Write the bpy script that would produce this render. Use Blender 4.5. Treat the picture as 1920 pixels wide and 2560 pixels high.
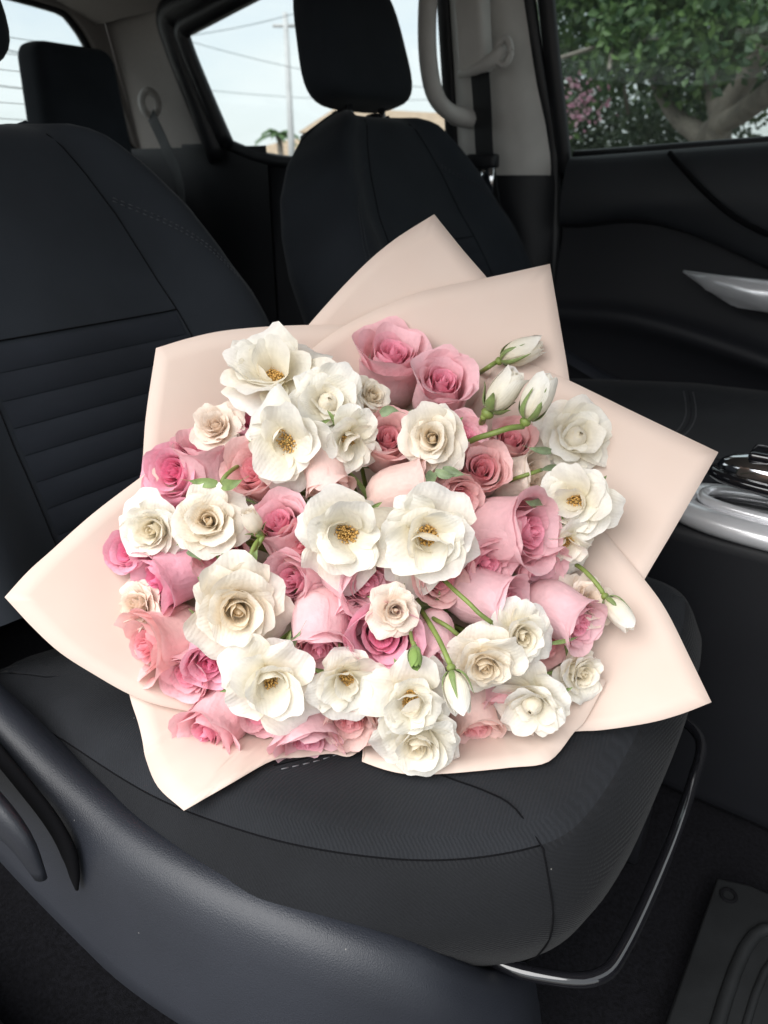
import bpy, bmesh, math, random
import numpy as np
from mathutils import Vector, Matrix, noise

# ------------------------------------------------------------------ scene, camera, light
scene = bpy.context.scene
for o in list(bpy.data.objects):
    bpy.data.objects.remove(o, do_unlink=True)
COL = scene.collection
rad = math.radians

# The eye is the origin. X runs towards the car's bonnet, Y across the car to the far door, Z up.
YAW, PITCH = rad(35), rad(25)          # turned towards the tailgate, looking down
FOCAL = 1800.0                         # in pixels of a 1920 px wide frame
FH = Vector((-math.sin(YAW), math.cos(YAW), 0))
CF = FH * math.cos(PITCH) + Vector((0, 0, -math.sin(PITCH)))
CR = Vector((math.cos(YAW), math.sin(YAW), 0))
CU = CR.cross(CF)
cam_d = bpy.data.cameras.new('camera')
cam = bpy.data.objects.new('camera', cam_d)
COL.objects.link(cam)
cam.matrix_world = Matrix((CR, CU, -CF)).transposed().to_4x4()
cam_d.sensor_fit = 'HORIZONTAL'
cam_d.sensor_width = 36
cam_d.lens = 36 * FOCAL / 1920
cam_d.clip_start = 0.01
cam_d.clip_end = 3000
cam_d.dof.use_dof = True
cam_d.dof.focus_distance = 0.57
cam_d.dof.aperture_fstop = 11.0
scene.camera = cam

scene.view_settings.view_transform = 'Standard'
scene.view_settings.look = 'None'
scene.view_settings.exposure = 0.84
scene.view_settings.gamma = 1.0

SUN_AZ = rad(-94)      # compass direction towards the sun, measured from +X: out through the open near door
SUN_EL = rad(49)
world = bpy.data.worlds.new('World')
scene.world = world
world.use_nodes = True
wn, wl = world.node_tree.nodes, world.node_tree.links
wn.clear()
w_out = wn.new('ShaderNodeOutputWorld')
w_bg = wn.new('ShaderNodeBackground')
w_sky = wn.new('ShaderNodeTexSky')
w_sky.sky_type = 'NISHITA'
w_sky.sun_disc = False
w_sky.sun_elevation = SUN_EL
w_sky.sun_rotation = math.pi / 2 - SUN_AZ
w_sky.air_density = 1.0
w_sky.dust_density = 2.0
# thin broken cloud over the blue: noise in the direction of view
w_tc = wn.new('ShaderNodeTexCoord')
w_map = wn.new('ShaderNodeMapping')
w_map.inputs['Scale'].default_value = (1.0, 1.0, 2.6)
w_noi = wn.new('ShaderNodeTexNoise')
w_noi.inputs['Scale'].default_value = 3.4
w_noi.inputs['Detail'].default_value = 7
w_noi.inputs['Roughness'].default_value = 0.55
w_ramp = wn.new('ShaderNodeValToRGB')
w_ramp.color_ramp.elements[0].position = 0.30
w_ramp.color_ramp.elements[0].color = (0.60, 0.60, 0.60, 1)
w_ramp.color_ramp.elements[1].position = 0.60
w_ramp.color_ramp.elements[1].color = (1, 1, 1, 1)
w_mix = wn.new('ShaderNodeMixRGB')
w_mix.inputs['Color2'].default_value = (5.3, 5.55, 5.6, 1)
wl.new(w_tc.outputs['Generated'], w_map.inputs['Vector'])
wl.new(w_map.outputs['Vector'], w_noi.inputs['Vector'])
wl.new(w_noi.outputs['Fac'], w_ramp.inputs['Fac'])
wl.new(w_ramp.outputs['Color'], w_mix.inputs['Fac'])
wl.new(w_sky.outputs['Color'], w_mix.inputs['Color1'])
wl.new(w_mix.outputs['Color'], w_bg.inputs['Color'])
w_bg.inputs['Strength'].default_value = 0.115
wl.new(w_bg.outputs['Background'], w_out.inputs['Surface'])

sun_d = bpy.data.lights.new('sun', 'SUN')
sun_d.energy = 2.2
sun_d.angle = rad(60)                  # veiled sun: a broad soft source
sun_d.color = (1.0, 0.985, 0.97)
sun = bpy.data.objects.new('sun', sun_d)
COL.objects.link(sun)
sdir = Vector((math.cos(SUN_AZ) * math.cos(SUN_EL), math.sin(SUN_AZ) * math.cos(SUN_EL), math.sin(SUN_EL)))
sun.rotation_euler = sdir.to_track_quat('Z', 'Y').to_euler()

# ------------------------------------------------------------------ helpers
def ray(px, py):
    """Direction of sight for a place in the 1920 x 2560 frame, unit length along the view axis."""
    return CF + CR * ((px - 960) / FOCAL) - CU * ((py - 1280) / FOCAL)

def smooth01(x):
    x = np.clip(x, 0, 1)
    return x * x * (3 - 2 * x)

def link(o, parent=None):
    COL.objects.link(o)
    if parent is not None:
        o.parent = parent
    return o

def tag(o, label=None, cat=None, group=None, kind=None):
    if label: o['label'] = label
    if cat: o['category'] = cat
    if group: o['group'] = group
    if kind: o['kind'] = kind
    return o

def empty(name, loc=(0, 0, 0), rot=None):
    o = bpy.data.objects.new(name, None)
    o.empty_display_size = 0.02
    link(o)
    if rot is not None:
        o.matrix_world = Matrix.Translation(Vector(loc)) @ rot.to_matrix().to_4x4()
    else:
        o.location = loc
    return o

def mesh_obj(name, verts, faces, mat, parent=None, smooth=True, attrs=None):
    me = bpy.data.meshes.new(name)
    me.from_pydata([tuple(v) for v in verts], [], faces)
    if smooth:
        me.polygons.foreach_set('use_smooth', [True] * len(me.polygons))
    if attrs:
        for k, vals in attrs.items():
            a = me.attributes.new(k, 'FLOAT', 'POINT')
            a.data.foreach_set('value', list(vals))
    if mat: me.materials.append(mat)
    me.update()
    return link(bpy.data.objects.new(name, me), parent)

def grid_faces(nu, nv, close_u=False, off=0):
    f = []
    mu = nu if close_u else nu - 1
    for j in range(nv - 1):
        for i in range(mu):
            a = off + j * nu + i
            b = off + j * nu + (i + 1) % nu
            f.append((a, b, b + nu, a + nu))
    return f

def crom(pts, n, closed=False):
    """Catmull-Rom through pts, n samples."""
    P = [np.array(p, float) for p in pts]
    m = len(P)
    out = []
    segs = m if closed else m - 1
    for k in range(n):
        t = k / (n if closed else n - 1) * segs
        i = min(int(t), segs - 1)
        f = t - i
        if closed:
            p0, p1, p2, p3 = P[(i - 1) % m], P[i % m], P[(i + 1) % m], P[(i + 2) % m]
        else:
            p1, p2 = P[i], P[i + 1]
            p0 = P[i - 1] if i > 0 else 2 * p1 - p2
            p3 = P[i + 2] if i + 2 < m else 2 * p2 - p1
        out.append(0.5 * (2 * p1 + (p2 - p0) * f + (2 * p0 - 5 * p1 + 4 * p2 - p3) * f * f + (3 * p1 - p0 - 3 * p2 + p3) * f ** 3))
    return out

def tube_data(path, radii, seg=8, cap=True, flat=1.0, up=None):
    """Vertices and faces of a tube along a path; flat squeezes it along its second axis."""
    P = [Vector(p) for p in path]
    n = len(P)
    if not hasattr(radii, '__len__'): radii = [radii] * n
    V, F = [], []
    t0 = (P[1] - P[0]).normalized()
    ref = Vector(up) if up else (Vector((0, 0, 1)) if abs(t0.z) < 0.9 else Vector((1, 0, 0)))
    a = (ref - t0 * ref.dot(t0)).normalized()
    for i in range(n):
        t = (P[min(i + 1, n - 1)] - P[max(i - 1, 0)]).normalized()
        a = (a - t * a.dot(t)).normalized()
        b = t.cross(a)
        for k in range(seg):
            an = 2 * math.pi * k / seg
            V.append(P[i] + (b * math.cos(an) + a * math.sin(an) * flat) * radii[i])
    F = grid_faces(seg, n, True)
    if cap:
        F.append(tuple(range(seg - 1, -1, -1)))
        F.append(tuple((n - 1) * seg + k for k in range(seg)))
    return V, F

def tube(name, path, radii, mat, parent=None, seg=8, flat=1.0, up=None):
    V, F = tube_data(path, radii, seg, True, flat, up)
    return mesh_obj(name, V, F, mat, parent)

def many_tubes(name, list_of, mat, parent=None, seg=6):
    V, F = [], []
    for path, r in list_of:
        v, f = tube_data(path, r, seg)
        k = len(V)
        V += v
        F += [tuple(i + k for i in q) for q in f]
    return mesh_obj(name, V, F, mat, parent)

def box_bm(bm, lo, hi, bevel=0.0, segs=2):
    lo, hi = Vector(lo), Vector(hi)
    r = bmesh.ops.create_cube(bm, size=1.0)
    vs = r['verts']
    for v in vs:
        v.co = Vector((lo.x + (v.co.x + .5) * (hi.x - lo.x), lo.y + (v.co.y + .5) * (hi.y - lo.y), lo.z + (v.co.z + .5) * (hi.z - lo.z)))
    if bevel:
        es = {e for v in vs for e in v.link_edges}
        bmesh.ops.bevel(bm, geom=list(es), offset=bevel, segments=segs, affect='EDGES', profile=0.6)

def bm_obj(name, bm, mat, parent=None, smooth=True):
    me = bpy.data.meshes.new(name)
    bmesh.ops.recalc_face_normals(bm, faces=bm.faces)
    bm.to_mesh(me)
    bm.free()
    if smooth: me.polygons.foreach_set('use_smooth', [True] * len(me.polygons))
    if mat: me.materials.append(mat)
    return link(bpy.data.objects.new(name, me), parent)

def box(name, lo, hi, mat, parent=None, bevel=0.004, segs=2):
    bm = bmesh.new()
    box_bm(bm, lo, hi, bevel, segs)
    return bm_obj(name, bm, mat, parent)

def slab(name, outline, axis_vec, thick, mat, parent=None, bevel=0.0, segs=2):
    """A plate: 3D outline polygon pushed along axis_vec by thick."""
    bm = bmesh.new()
    a = [bm.verts.new(Vector(p)) for p in outline]
    d = Vector(axis_vec) * thick
    b = [bm.verts.new(Vector(p) + d) for p in outline]
    bm.faces.new(a)
    bm.faces.new(list(reversed(b)))
    n = len(a)
    for i in range(n):
        bm.faces.new((a[i], b[i], b[(i + 1) % n], a[(i + 1) % n]))
    if bevel:
        es = [e for e in bm.edges if (e.verts[0] in a) == (e.verts[1] in a)]
        bmesh.ops.bevel(bm, geom=es, offset=bevel, segments=segs, affect='EDGES', profile=0.6)
    return bm_obj(name, bm, mat, parent)

# ------------------------------------------------------------------ materials
def new_mat(name):
    m = bpy.data.materials.new(name)
    m.use_nodes = True
    nt = m.node_tree
    return m, nt.nodes, nt.links, nt.nodes['Principled BSDF']

def plain(name, col, rough=0.6, metal=0.0, spec=0.5, var=0.0, scale=40.0, bump=0.0, bump_scale=400.0, bump_dist=0.001, coat=0.0, sheen=0.0, weave=None, specks=0.0):
    """Principled base with noise in the colour, fine relief, and optionally a woven relief or pale lint."""
    m, N, L, b = new_mat(name)
    b.inputs['Roughness'].default_value = rough
    b.inputs['Metallic'].default_value = metal
    b.inputs['Specular IOR Level'].default_value = spec
    b.inputs['Coat Weight'].default_value = coat
    b.inputs['Sheen Weight'].default_value = sheen
    b.inputs['Sheen Roughness'].default_value = 0.4
    tc = N.new('ShaderNodeTexCoord')
    src = None
    rgb = N.new('ShaderNodeRGB')
    rgb.outputs[0].default_value = (*col, 1)
    src = rgb.outputs[0]
    if var:
        n = N.new('ShaderNodeTexNoise')
        n.inputs['Scale'].default_value = scale
        n.inputs['Detail'].default_value = 4
        L.new(tc.outputs['Object'], n.inputs['Vector'])
        mr = N.new('ShaderNodeMapRange')
        mr.inputs['From Min'].default_value = 0.3
        mr.inputs['From Max'].default_value = 0.7
        mr.inputs['To Min'].default_value = 1 - var
        mr.inputs['To Max'].default_value = 1 + var
        L.new(n.outputs['Fac'], mr.inputs['Value'])
        mul = N.new('ShaderNodeVectorMath')
        mul.operation = 'SCALE'
        L.new(src, mul.inputs[0])
        L.new(mr.outputs[0], mul.inputs['Scale'])
        src = mul.outputs[0]
    hsock = None
    if weave:
        # two crossed sine gratings: the knit of the seat cloth
        sep = N.new('ShaderNodeSeparateXYZ')
        L.new(tc.outputs['Object'], sep.inputs[0])
        def math_n(op, a, bb=None):
            x = N.new('ShaderNodeMath')
            x.operation = op
            for k, s in enumerate((a, bb)):
                if s is None: continue
                if isinstance(s, (int, float)): x.inputs[k].default_value = s
                else: L.new(s, x.inputs[k])
            return x.outputs[0]
        # the knit: rows of ribs, broken up by noise so that they never line up perfectly
        nw = N.new('ShaderNodeTexNoise'); nw.inputs['Scale'].default_value = 420; nw.inputs['Detail'].default_value = 2
        L.new(tc.outputs['Object'], nw.inputs['Vector'])
        pxy = math_n('ADD', math_n('ADD', sep.outputs['X'], math_n('MULTIPLY', sep.outputs['Z'], 1.6)), math_n('MULTIPLY', sep.outputs['Y'], 0.22))
        s1 = math_n('SINE', math_n('ADD', math_n('MULTIPLY', pxy, weave), math_n('MULTIPLY', nw.outputs['Fac'], 5.0)))
        hsock = math_n('ADD', math_n('ADD', s1, 1.0), math_n('MULTIPLY', nw.outputs['Fac'], 2.0))
        mr2 = N.new('ShaderNodeMapRange')
        mr2.inputs['From Max'].default_value = 4
        mr2.inputs['To Min'].default_value = 0.78
        mr2.inputs['To Max'].default_value = 1.22
        L.new(hsock, mr2.inputs['Value'])
        mul2 = N.new('ShaderNodeVectorMath')
        mul2.operation = 'SCALE'
        L.new(src, mul2.inputs[0])
        L.new(mr2.outputs[0], mul2.inputs['Scale'])
        src = mul2.outputs[0]
    if specks:
        v = N.new('ShaderNodeTexVoronoi')
        v.inputs['Scale'].default_value = specks
        L.new(tc.outputs['Object'], v.inputs['Vector'])
        lt = N.new('ShaderNodeMath')
        lt.operation = 'LESS_THAN'
        lt.inputs[1].default_value = 0.032
        L.new(v.outputs['Distance'], lt.inputs[0])
        sepc = N.new('ShaderNodeSeparateColor'); L.new(v.outputs['Color'], sepc.inputs[0])
        few = N.new('ShaderNodeMath'); few.operation = 'GREATER_THAN'; few.inputs[1].default_value = 0.72
        L.new(sepc.outputs[0], few.inputs[0])
        both = N.new('ShaderNodeMath'); both.operation = 'MULTIPLY'
        L.new(few.outputs[0], both.inputs[0]); L.new(lt.outputs[0], both.inputs[1])
        lt = both
        mx = N.new('ShaderNodeMixRGB')
        mx.inputs['Color2'].default_value = (0.20, 0.19, 0.18, 1)
        L.new(lt.outputs[0], mx.inputs['Fac'])
        L.new(src, mx.inputs['Color1'])
        src = mx.outputs[0]
    L.new(src, b.inputs['Base Color'])
    if bump or weave:
        bn = N.new('ShaderNodeBump')
        bn.inputs['Strength'].default_value = bump if bump else 0.5
        bn.inputs['Distance'].default_value = bump_dist
        if hsock is None:
            n2 = N.new('ShaderNodeTexNoise')
            n2.inputs['Scale'].default_value = bump_scale
            n2.inputs['Detail'].default_value = 3
            L.new(tc.outputs['Object'], n2.inputs['Vector'])
            hsock = n2.outputs['Fac']
        L.new(hsock, bn.inputs['Height'])
        L.new(bn.outputs['Normal'], b.inputs['Normal'])
    return m

def petal_mat(name, base, tip, core, trans=0.25, edge_brown=0.0, power=1.0):
    """Petal skin: pigment goes from base (claw) to tip along 'vp', inner petals take 'core' by 'depth'."""
    m, N, L, b = new_mat(name)
    at = N.new('ShaderNodeAttribute'); at.attribute_name = 'vp'
    ad = N.new('ShaderNodeAttribute'); ad.attribute_name = 'depth'
    ae = N.new('ShaderNodeAttribute'); ae.attribute_name = 'edge'
    tc = N.new('ShaderNodeTexCoord')
    mx = N.new('ShaderNodeMixRGB')
    mx.inputs['Color1'].default_value = (*base, 1)
    mx.inputs['Color2'].default_value = (*tip, 1)
    pw = N.new('ShaderNodeMath'); pw.operation = 'POWER'; pw.inputs[1].default_value = power
    L.new(at.outputs['Fac'], pw.inputs[0])
    L.new(pw.outputs[0], mx.inputs['Fac'])
    mx2 = N.new('ShaderNodeMixRGB')
    mx2.inputs['Color2'].default_value = (*core, 1)
    L.new(ad.outputs['Fac'], mx2.inputs['Fac'])
    L.new(mx.outputs[0], mx2.inputs['Color1'])
    # faint mottling and veins
    n = N.new('ShaderNodeTexNoise'); n.inputs['Scale'].default_value = 130; n.inputs['Detail'].default_value = 5
    L.new(tc.outputs['Object'], n.inputs['Vector'])
    mr = N.new('ShaderNodeMapRange')
    mr.inputs['From Min'].default_value = 0.3; mr.inputs['From Max'].default_value = 0.7
    mr.inputs['To Min'].default_value = 0.94; mr.inputs['To Max'].default_value = 1.05
    L.new(n.outputs['Fac'], mr.inputs['Value'])
    sc = N.new('ShaderNodeVectorMath'); sc.operation = 'SCALE'
    L.new(mx2.outputs[0], sc.inputs[0]); L.new(mr.outputs[0], sc.inputs['Scale'])
    src = sc.outputs[0]
    if edge_brown:
        # bruised brown flecks that sit on the petal margin here and there
        nb = N.new('ShaderNodeTexNoise'); nb.inputs['Scale'].default_value = 420
        L.new(tc.outputs['Object'], nb.inputs['Vector'])
        gt = N.new('ShaderNodeMapRange'); gt.inputs['From Min'].default_value = 0.68; gt.inputs['From Max'].default_value = 0.76
        L.new(nb.outputs['Fac'], gt.inputs['Value'])
        eg = N.new('ShaderNodeMapRange'); eg.inputs['From Min'].default_value = 0.86; eg.inputs['From Max'].default_value = 1.0
        L.new(ae.outputs['Fac'], eg.inputs['Value'])
        ml = N.new('ShaderNodeMath'); ml.operation = 'MULTIPLY'
        L.new(gt.outputs[0], ml.inputs[0]); L.new(eg.outputs[0], ml.inputs[1])
        ml2 = N.new('ShaderNodeMath'); ml2.operation = 'MULTIPLY'; ml2.inputs[1].default_value = edge_brown
        L.new(ml.outputs[0], ml2.inputs[0])
        mb = N.new('ShaderNodeMixRGB'); mb.inputs['Color2'].default_value = (0.42, 0.27, 0.14, 1)
        L.new(ml2.outputs[0], mb.inputs['Fac']); L.new(src, mb.inputs['Color1'])
        src = mb.outputs[0]
    L.new(src, b.inputs['Base Color'])
    b.inputs['Roughness'].default_value = 0.55
    b.inputs['Specular IOR Level'].default_value = 0.25
    b.inputs['Sheen Weight'].default_value = 0.15
    bp = N.new('ShaderNodeBump'); bp.inputs['Strength'].default_value = 0.45; bp.inputs['Distance'].default_value = 0.0014
    n3 = N.new('ShaderNodeTexNoise'); n3.inputs['Scale'].default_value = 260; n3.inputs['Detail'].default_value = 4
    L.new(tc.outputs['Object'], n3.inputs['Vector'])
    # fine veins fanning along the petal, and soft crinkles between them
    ac = N.new('ShaderNodeAttribute'); ac.attribute_name = 'across'
    nv_ = N.new('ShaderNodeMath'); nv_.operation = 'MULTIPLY_ADD'; nv_.inputs[1].default_value = 46.0
    L.new(ac.outputs['Fac'], nv_.inputs[0])
    nk = N.new('ShaderNodeMath'); nk.operation = 'MULTIPLY'; nk.inputs[1].default_value = 5.0
    L.new(n.outputs['Fac'], nk.inputs[0]); L.new(nk.outputs[0], nv_.inputs[2])
    sn = N.new('ShaderNodeMath'); sn.operation = 'SINE'; L.new(nv_.outputs[0], sn.inputs[0])
    hm = N.new('ShaderNodeMath'); hm.operation = 'MULTIPLY_ADD'; hm.inputs[1].default_value = 0.09
    L.new(sn.outputs[0], hm.inputs[0]); L.new(n3.outputs['Fac'], hm.inputs[2])
    L.new(hm.outputs[0], bp.inputs['Height'])
    L.new(bp.outputs['Normal'], b.inputs['Normal'])
    tr = N.new('ShaderNodeBsdfTranslucent')
    L.new(src, tr.inputs['Color'])
    ms = N.new('ShaderNodeMixShader')
    ms.inputs['Fac'].default_value = trans
    L.new(b.outputs[0], ms.inputs[1]); L.new(tr.outputs[0], ms.inputs[2])
    L.new(ms.outputs[0], N['Material Output'].inputs['Surface'])
    return m

def glass_mat(name, tint=(0.93, 0.96, 0.95), spec_tint=0.09, dust_veil=0.0):
    """Thin flat pane: clear with a weak mirror reflection and a dusty film that also paints a hazy veil."""
    m, N, L, b = new_mat(name)
    N.remove(b)
    t = N.new('ShaderNodeBsdfTransparent'); t.inputs['Color'].default_value = (*tint, 1)
    g = N.new('ShaderNodeBsdfGlossy'); g.inputs['Roughness'].default_value = 0.02
    mx = N.new('ShaderNodeMixShader')
    mx.inputs['Fac'].default_value = 0.035
    L.new(t.outputs[0], mx.inputs[1]); L.new(g.outputs[0], mx.inputs[2])
    last = mx.outputs[0]
    if dust_veil:
        d = N.new('ShaderNodeBsdfDiffuse'); d.inputs['Color'].default_value = (0.7, 0.72, 0.72, 1)
        tc = N.new('ShaderNodeTexCoord')
        n = N.new('ShaderNodeTexNoise'); n.inputs['Scale'].default_value = 260; n.inputs['Detail'].default_value = 3
        L.new(tc.outputs['Object'], n.inputs['Vector'])
        mr = N.new('ShaderNodeMapRange'); mr.inputs['From Min'].default_value = 0.5; mr.inputs['From Max'].default_value = 0.8
        mr.inputs['To Min'].default_value = dust_veil * 0.4; mr.inputs['To Max'].default_value = dust_veil * 3
        L.new(n.outputs['Fac'], mr.inputs['Value'])
        m2 = N.new('ShaderNodeMixShader')
        L.new(mr.outputs[0], m2.inputs['Fac']); L.new(last, m2.inputs[1]); L.new(d.outputs[0], m2.inputs[2])
        last = m2.outputs[0]
    L.new(last, N['Material Output'].inputs['Surface'])
    return m

M = {}
M['white'] = petal_mat('white_petal', (0.94, 0.86, 0.62), (0.955, 0.935, 0.895), (0.95, 0.86, 0.68), 0.35, 0.35, 0.7)
M['cream'] = petal_mat('cream_petal', (0.94, 0.82, 0.60), (0.955, 0.91, 0.835), (0.95, 0.82, 0.63), 0.35, 0.25, 0.75)
M['blush'] = petal_mat('blush_petal', (0.94, 0.79, 0.64), (0.95, 0.85, 0.76), (0.94, 0.78, 0.64), 0.32, 0.3, 0.7)
M['pink'] = petal_mat('pink_petal', (0.97, 0.68, 0.65), (0.98, 0.64, 0.69), (0.96, 0.40, 0.53), 0.32, 0.25, 0.8)
M['coral'] = petal_mat('coral_petal', (0.97, 0.70, 0.63), (0.98, 0.65, 0.64), (0.96, 0.42, 0.48), 0.32, 0.2, 0.8)
M['peach'] = petal_mat('peach_petal', (0.97, 0.76, 0.67), (0.98, 0.73, 0.68), (0.96, 0.47, 0.50), 0.32, 0.2, 0.8)
M['mauve'] = petal_mat('mauve_petal', (0.965, 0.69, 0.68), (0.975, 0.67, 0.72), (0.96, 0.41, 0.54), 0.32, 0.25, 0.8)
M['hot'] = petal_mat('hot_pink_petal', (0.965, 0.60, 0.65), (0.975, 0.55, 0.67), (0.95, 0.29, 0.48), 0.32, 0.25, 0.8)
M['stem'] = plain('stem_green', (0.19, 0.25, 0.06), 0.5, var=0.25, scale=60, bump=0.2, bump_scale=300)
M['sepal'] = plain('sepal_green', (0.19, 0.26, 0.085), 0.55, var=0.3, scale=120, bump=0.3, bump_scale=500, sheen=0.2)
M['leaf'] = plain('leaf_green', (0.19, 0.25, 0.13), 0.55, var=0.35, scale=90, bump=0.3, bump_scale=400, sheen=0.2)
M['anther'] = plain('anther_gold', (0.64, 0.38, 0.11), 0.7, var=0.4, scale=500)
M['green_bud'] = petal_mat('green_bud_petal', (0.22, 0.33, 0.08), (0.25, 0.38, 0.10), (0.3, 0.42, 0.12), 0.1)
M['disc'] = plain('flower_disc', (0.62, 0.50, 0.20), 0.7, var=0.3, scale=600)
# ------------------------------------------------------------------ car materials
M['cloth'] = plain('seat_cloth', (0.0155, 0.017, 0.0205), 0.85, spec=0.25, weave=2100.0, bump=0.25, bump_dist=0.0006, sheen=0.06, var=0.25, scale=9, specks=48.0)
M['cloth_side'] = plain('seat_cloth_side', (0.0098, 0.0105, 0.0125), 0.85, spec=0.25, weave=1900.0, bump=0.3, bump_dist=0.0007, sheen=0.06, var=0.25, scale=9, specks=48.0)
M['cloth_back'] = plain('seat_back_cloth', (0.019, 0.0225, 0.028), 0.9, spec=0.2, bump=0.3, bump_scale=900, bump_dist=0.0006, sheen=0.08, var=0.2, scale=7)
M['cloth_pleat'] = plain('seat_pleat_cloth', (0.0165, 0.0195, 0.026), 0.9, spec=0.2, bump=0.3, bump_scale=900, bump_dist=0.0006, sheen=0.06, var=0.2, scale=7)
M['thread'] = plain('seat_thread', (0.16, 0.16, 0.17), 0.7)
M['thread_dark'] = plain('seam_thread_dark', (0.005, 0.005, 0.006), 0.95, spec=0.1)
M['shield'] = plain('grained_plastic', (0.0215, 0.024, 0.032), 0.42, spec=0.5, bump=0.6, bump_scale=950, bump_dist=0.0005, var=0.18, scale=6, specks=60.0)
M['plastic'] = plain('black_plastic', (0.009, 0.0095, 0.012), 0.5, spec=0.4, bump=0.3, bump_scale=800, bump_dist=0.0004, var=0.15, scale=6)
M['door_soft'] = plain('door_soft_panel', (0.019, 0.021, 0.025), 0.55, spec=0.4, bump=0.3, bump_scale=700, bump_dist=0.0005, var=0.15, scale=6)
M['door_dark'] = plain('door_lower_panel', (0.012, 0.0125, 0.016), 0.6, spec=0.35, bump=0.3, bump_scale=700, bump_dist=0.0005)
M['gloss'] = plain('gloss_black', (0.008, 0.008, 0.010), 0.10, spec=0.7, coat=1.0)
M['carpet'] = plain('floor_carpet', (0.007, 0.007, 0.009), 0.95, spec=0.15, var=0.5, scale=260, bump=0.8, bump_scale=900, bump_dist=0.002, specks=34.0)
M['rubber'] = plain('mat_rubber', (0.011, 0.012, 0.013), 0.6, spec=0.35, var=0.2, scale=30, bump=0.3, bump_scale=500, bump_dist=0.0006, specks=40.0)
M['lining'] = plain('roof_lining', (0.30, 0.28, 0.265), 0.95, spec=0.1, var=0.06, scale=300, bump=0.2, bump_scale=900)
M['pillar'] = plain('pillar_trim', (0.62, 0.60, 0.57), 0.6, spec=0.35, var=0.05, scale=20, bump=0.15, bump_scale=900)
M['frame_black'] = plain('window_frame_black', (0.012, 0.013, 0.016), 0.4, spec=0.45)
M['silver'] = plain('satin_silver', (0.90, 0.90, 0.92), 0.26, metal=0.45, var=0.05, scale=30)
M['chrome'] = plain('chrome', (0.82, 0.83, 0.85), 0.07, metal=1.0)
M['steel'] = plain('polished_post', (0.5, 0.5, 0.52), 0.2, metal=1.0)
M['webbing'] = plain('belt_webbing', (0.022, 0.023, 0.025), 0.6, spec=0.4, bump=0.4, bump_scale=1200, bump_dist=0.0005)
M['car_paint'] = plain('car_paint', (0.55, 0.56, 0.57), 0.3, spec=0.5, coat=0.5)
M['glass'] = glass_mat('window_glass', (0.93, 0.96, 0.96))
M['glass_dusty'] = glass_mat('door_glass', (0.80, 0.84, 0.83), dust_veil=0.055)  # dusty film thickened to paint a pale haze over the view
M['defroster'] = plain('defroster_wire', (0.28, 0.24, 0.20), 0.6)

# ------------------------------------------------------------------ front seats (frame of reference: the near seat where it stands)
SEAT_Y = 0.49
def cushion_z(x, y):
    """Height of the seat cushion's top: falls towards the back, bolsters rise at the sides."""
    s = (y - SEAT_Y) / 0.275
    z = -0.412 - 0.055 * np.clip((-x - 0.12) / 0.5, 0, 1.3)
    z = z + 0.020 * np.exp(-((np.abs(s) - 0.80) / 0.22) ** 2) * smooth01((-x - 0.14) / 0.2)
    z = z - 0.006 * np.exp(-(s / 0.5) ** 2)
    return z

OUT = [(-0.66, 0.222), (-0.50, 0.212), (-0.37, 0.210), (-0.27, 0.226), (-0.19, 0.262), (-0.120, 0.312), (-0.082, 0.362), (-0.070, 0.43), (-0.070, 0.54), (-0.073, 0.63), (-0.082, 0.71), (-0.100, 0.765), (-0.150, 0.802), (-0.26, 0.815), (-0.42, 0.812), (-0.55, 0.800), (-0.66, 0.775), (-0.70, 0.70), (-0.71, 0.49), (-0.70, 0.28)]

def inset_loop(loop, d):
    """Move a closed loop inwards by d (towards its own left normal, then smoothed)."""
    P = np.array(loop); n = len(P)
    T = np.roll(P, -1, 0) - np.roll(P, 1, 0)
    T /= np.linalg.norm(T, axis=1)[:, None] + 1e-9
    Nn = np.stack([-T[:, 1], T[:, 0]], 1)
    Q = P + Nn * d
    return Q

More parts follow.
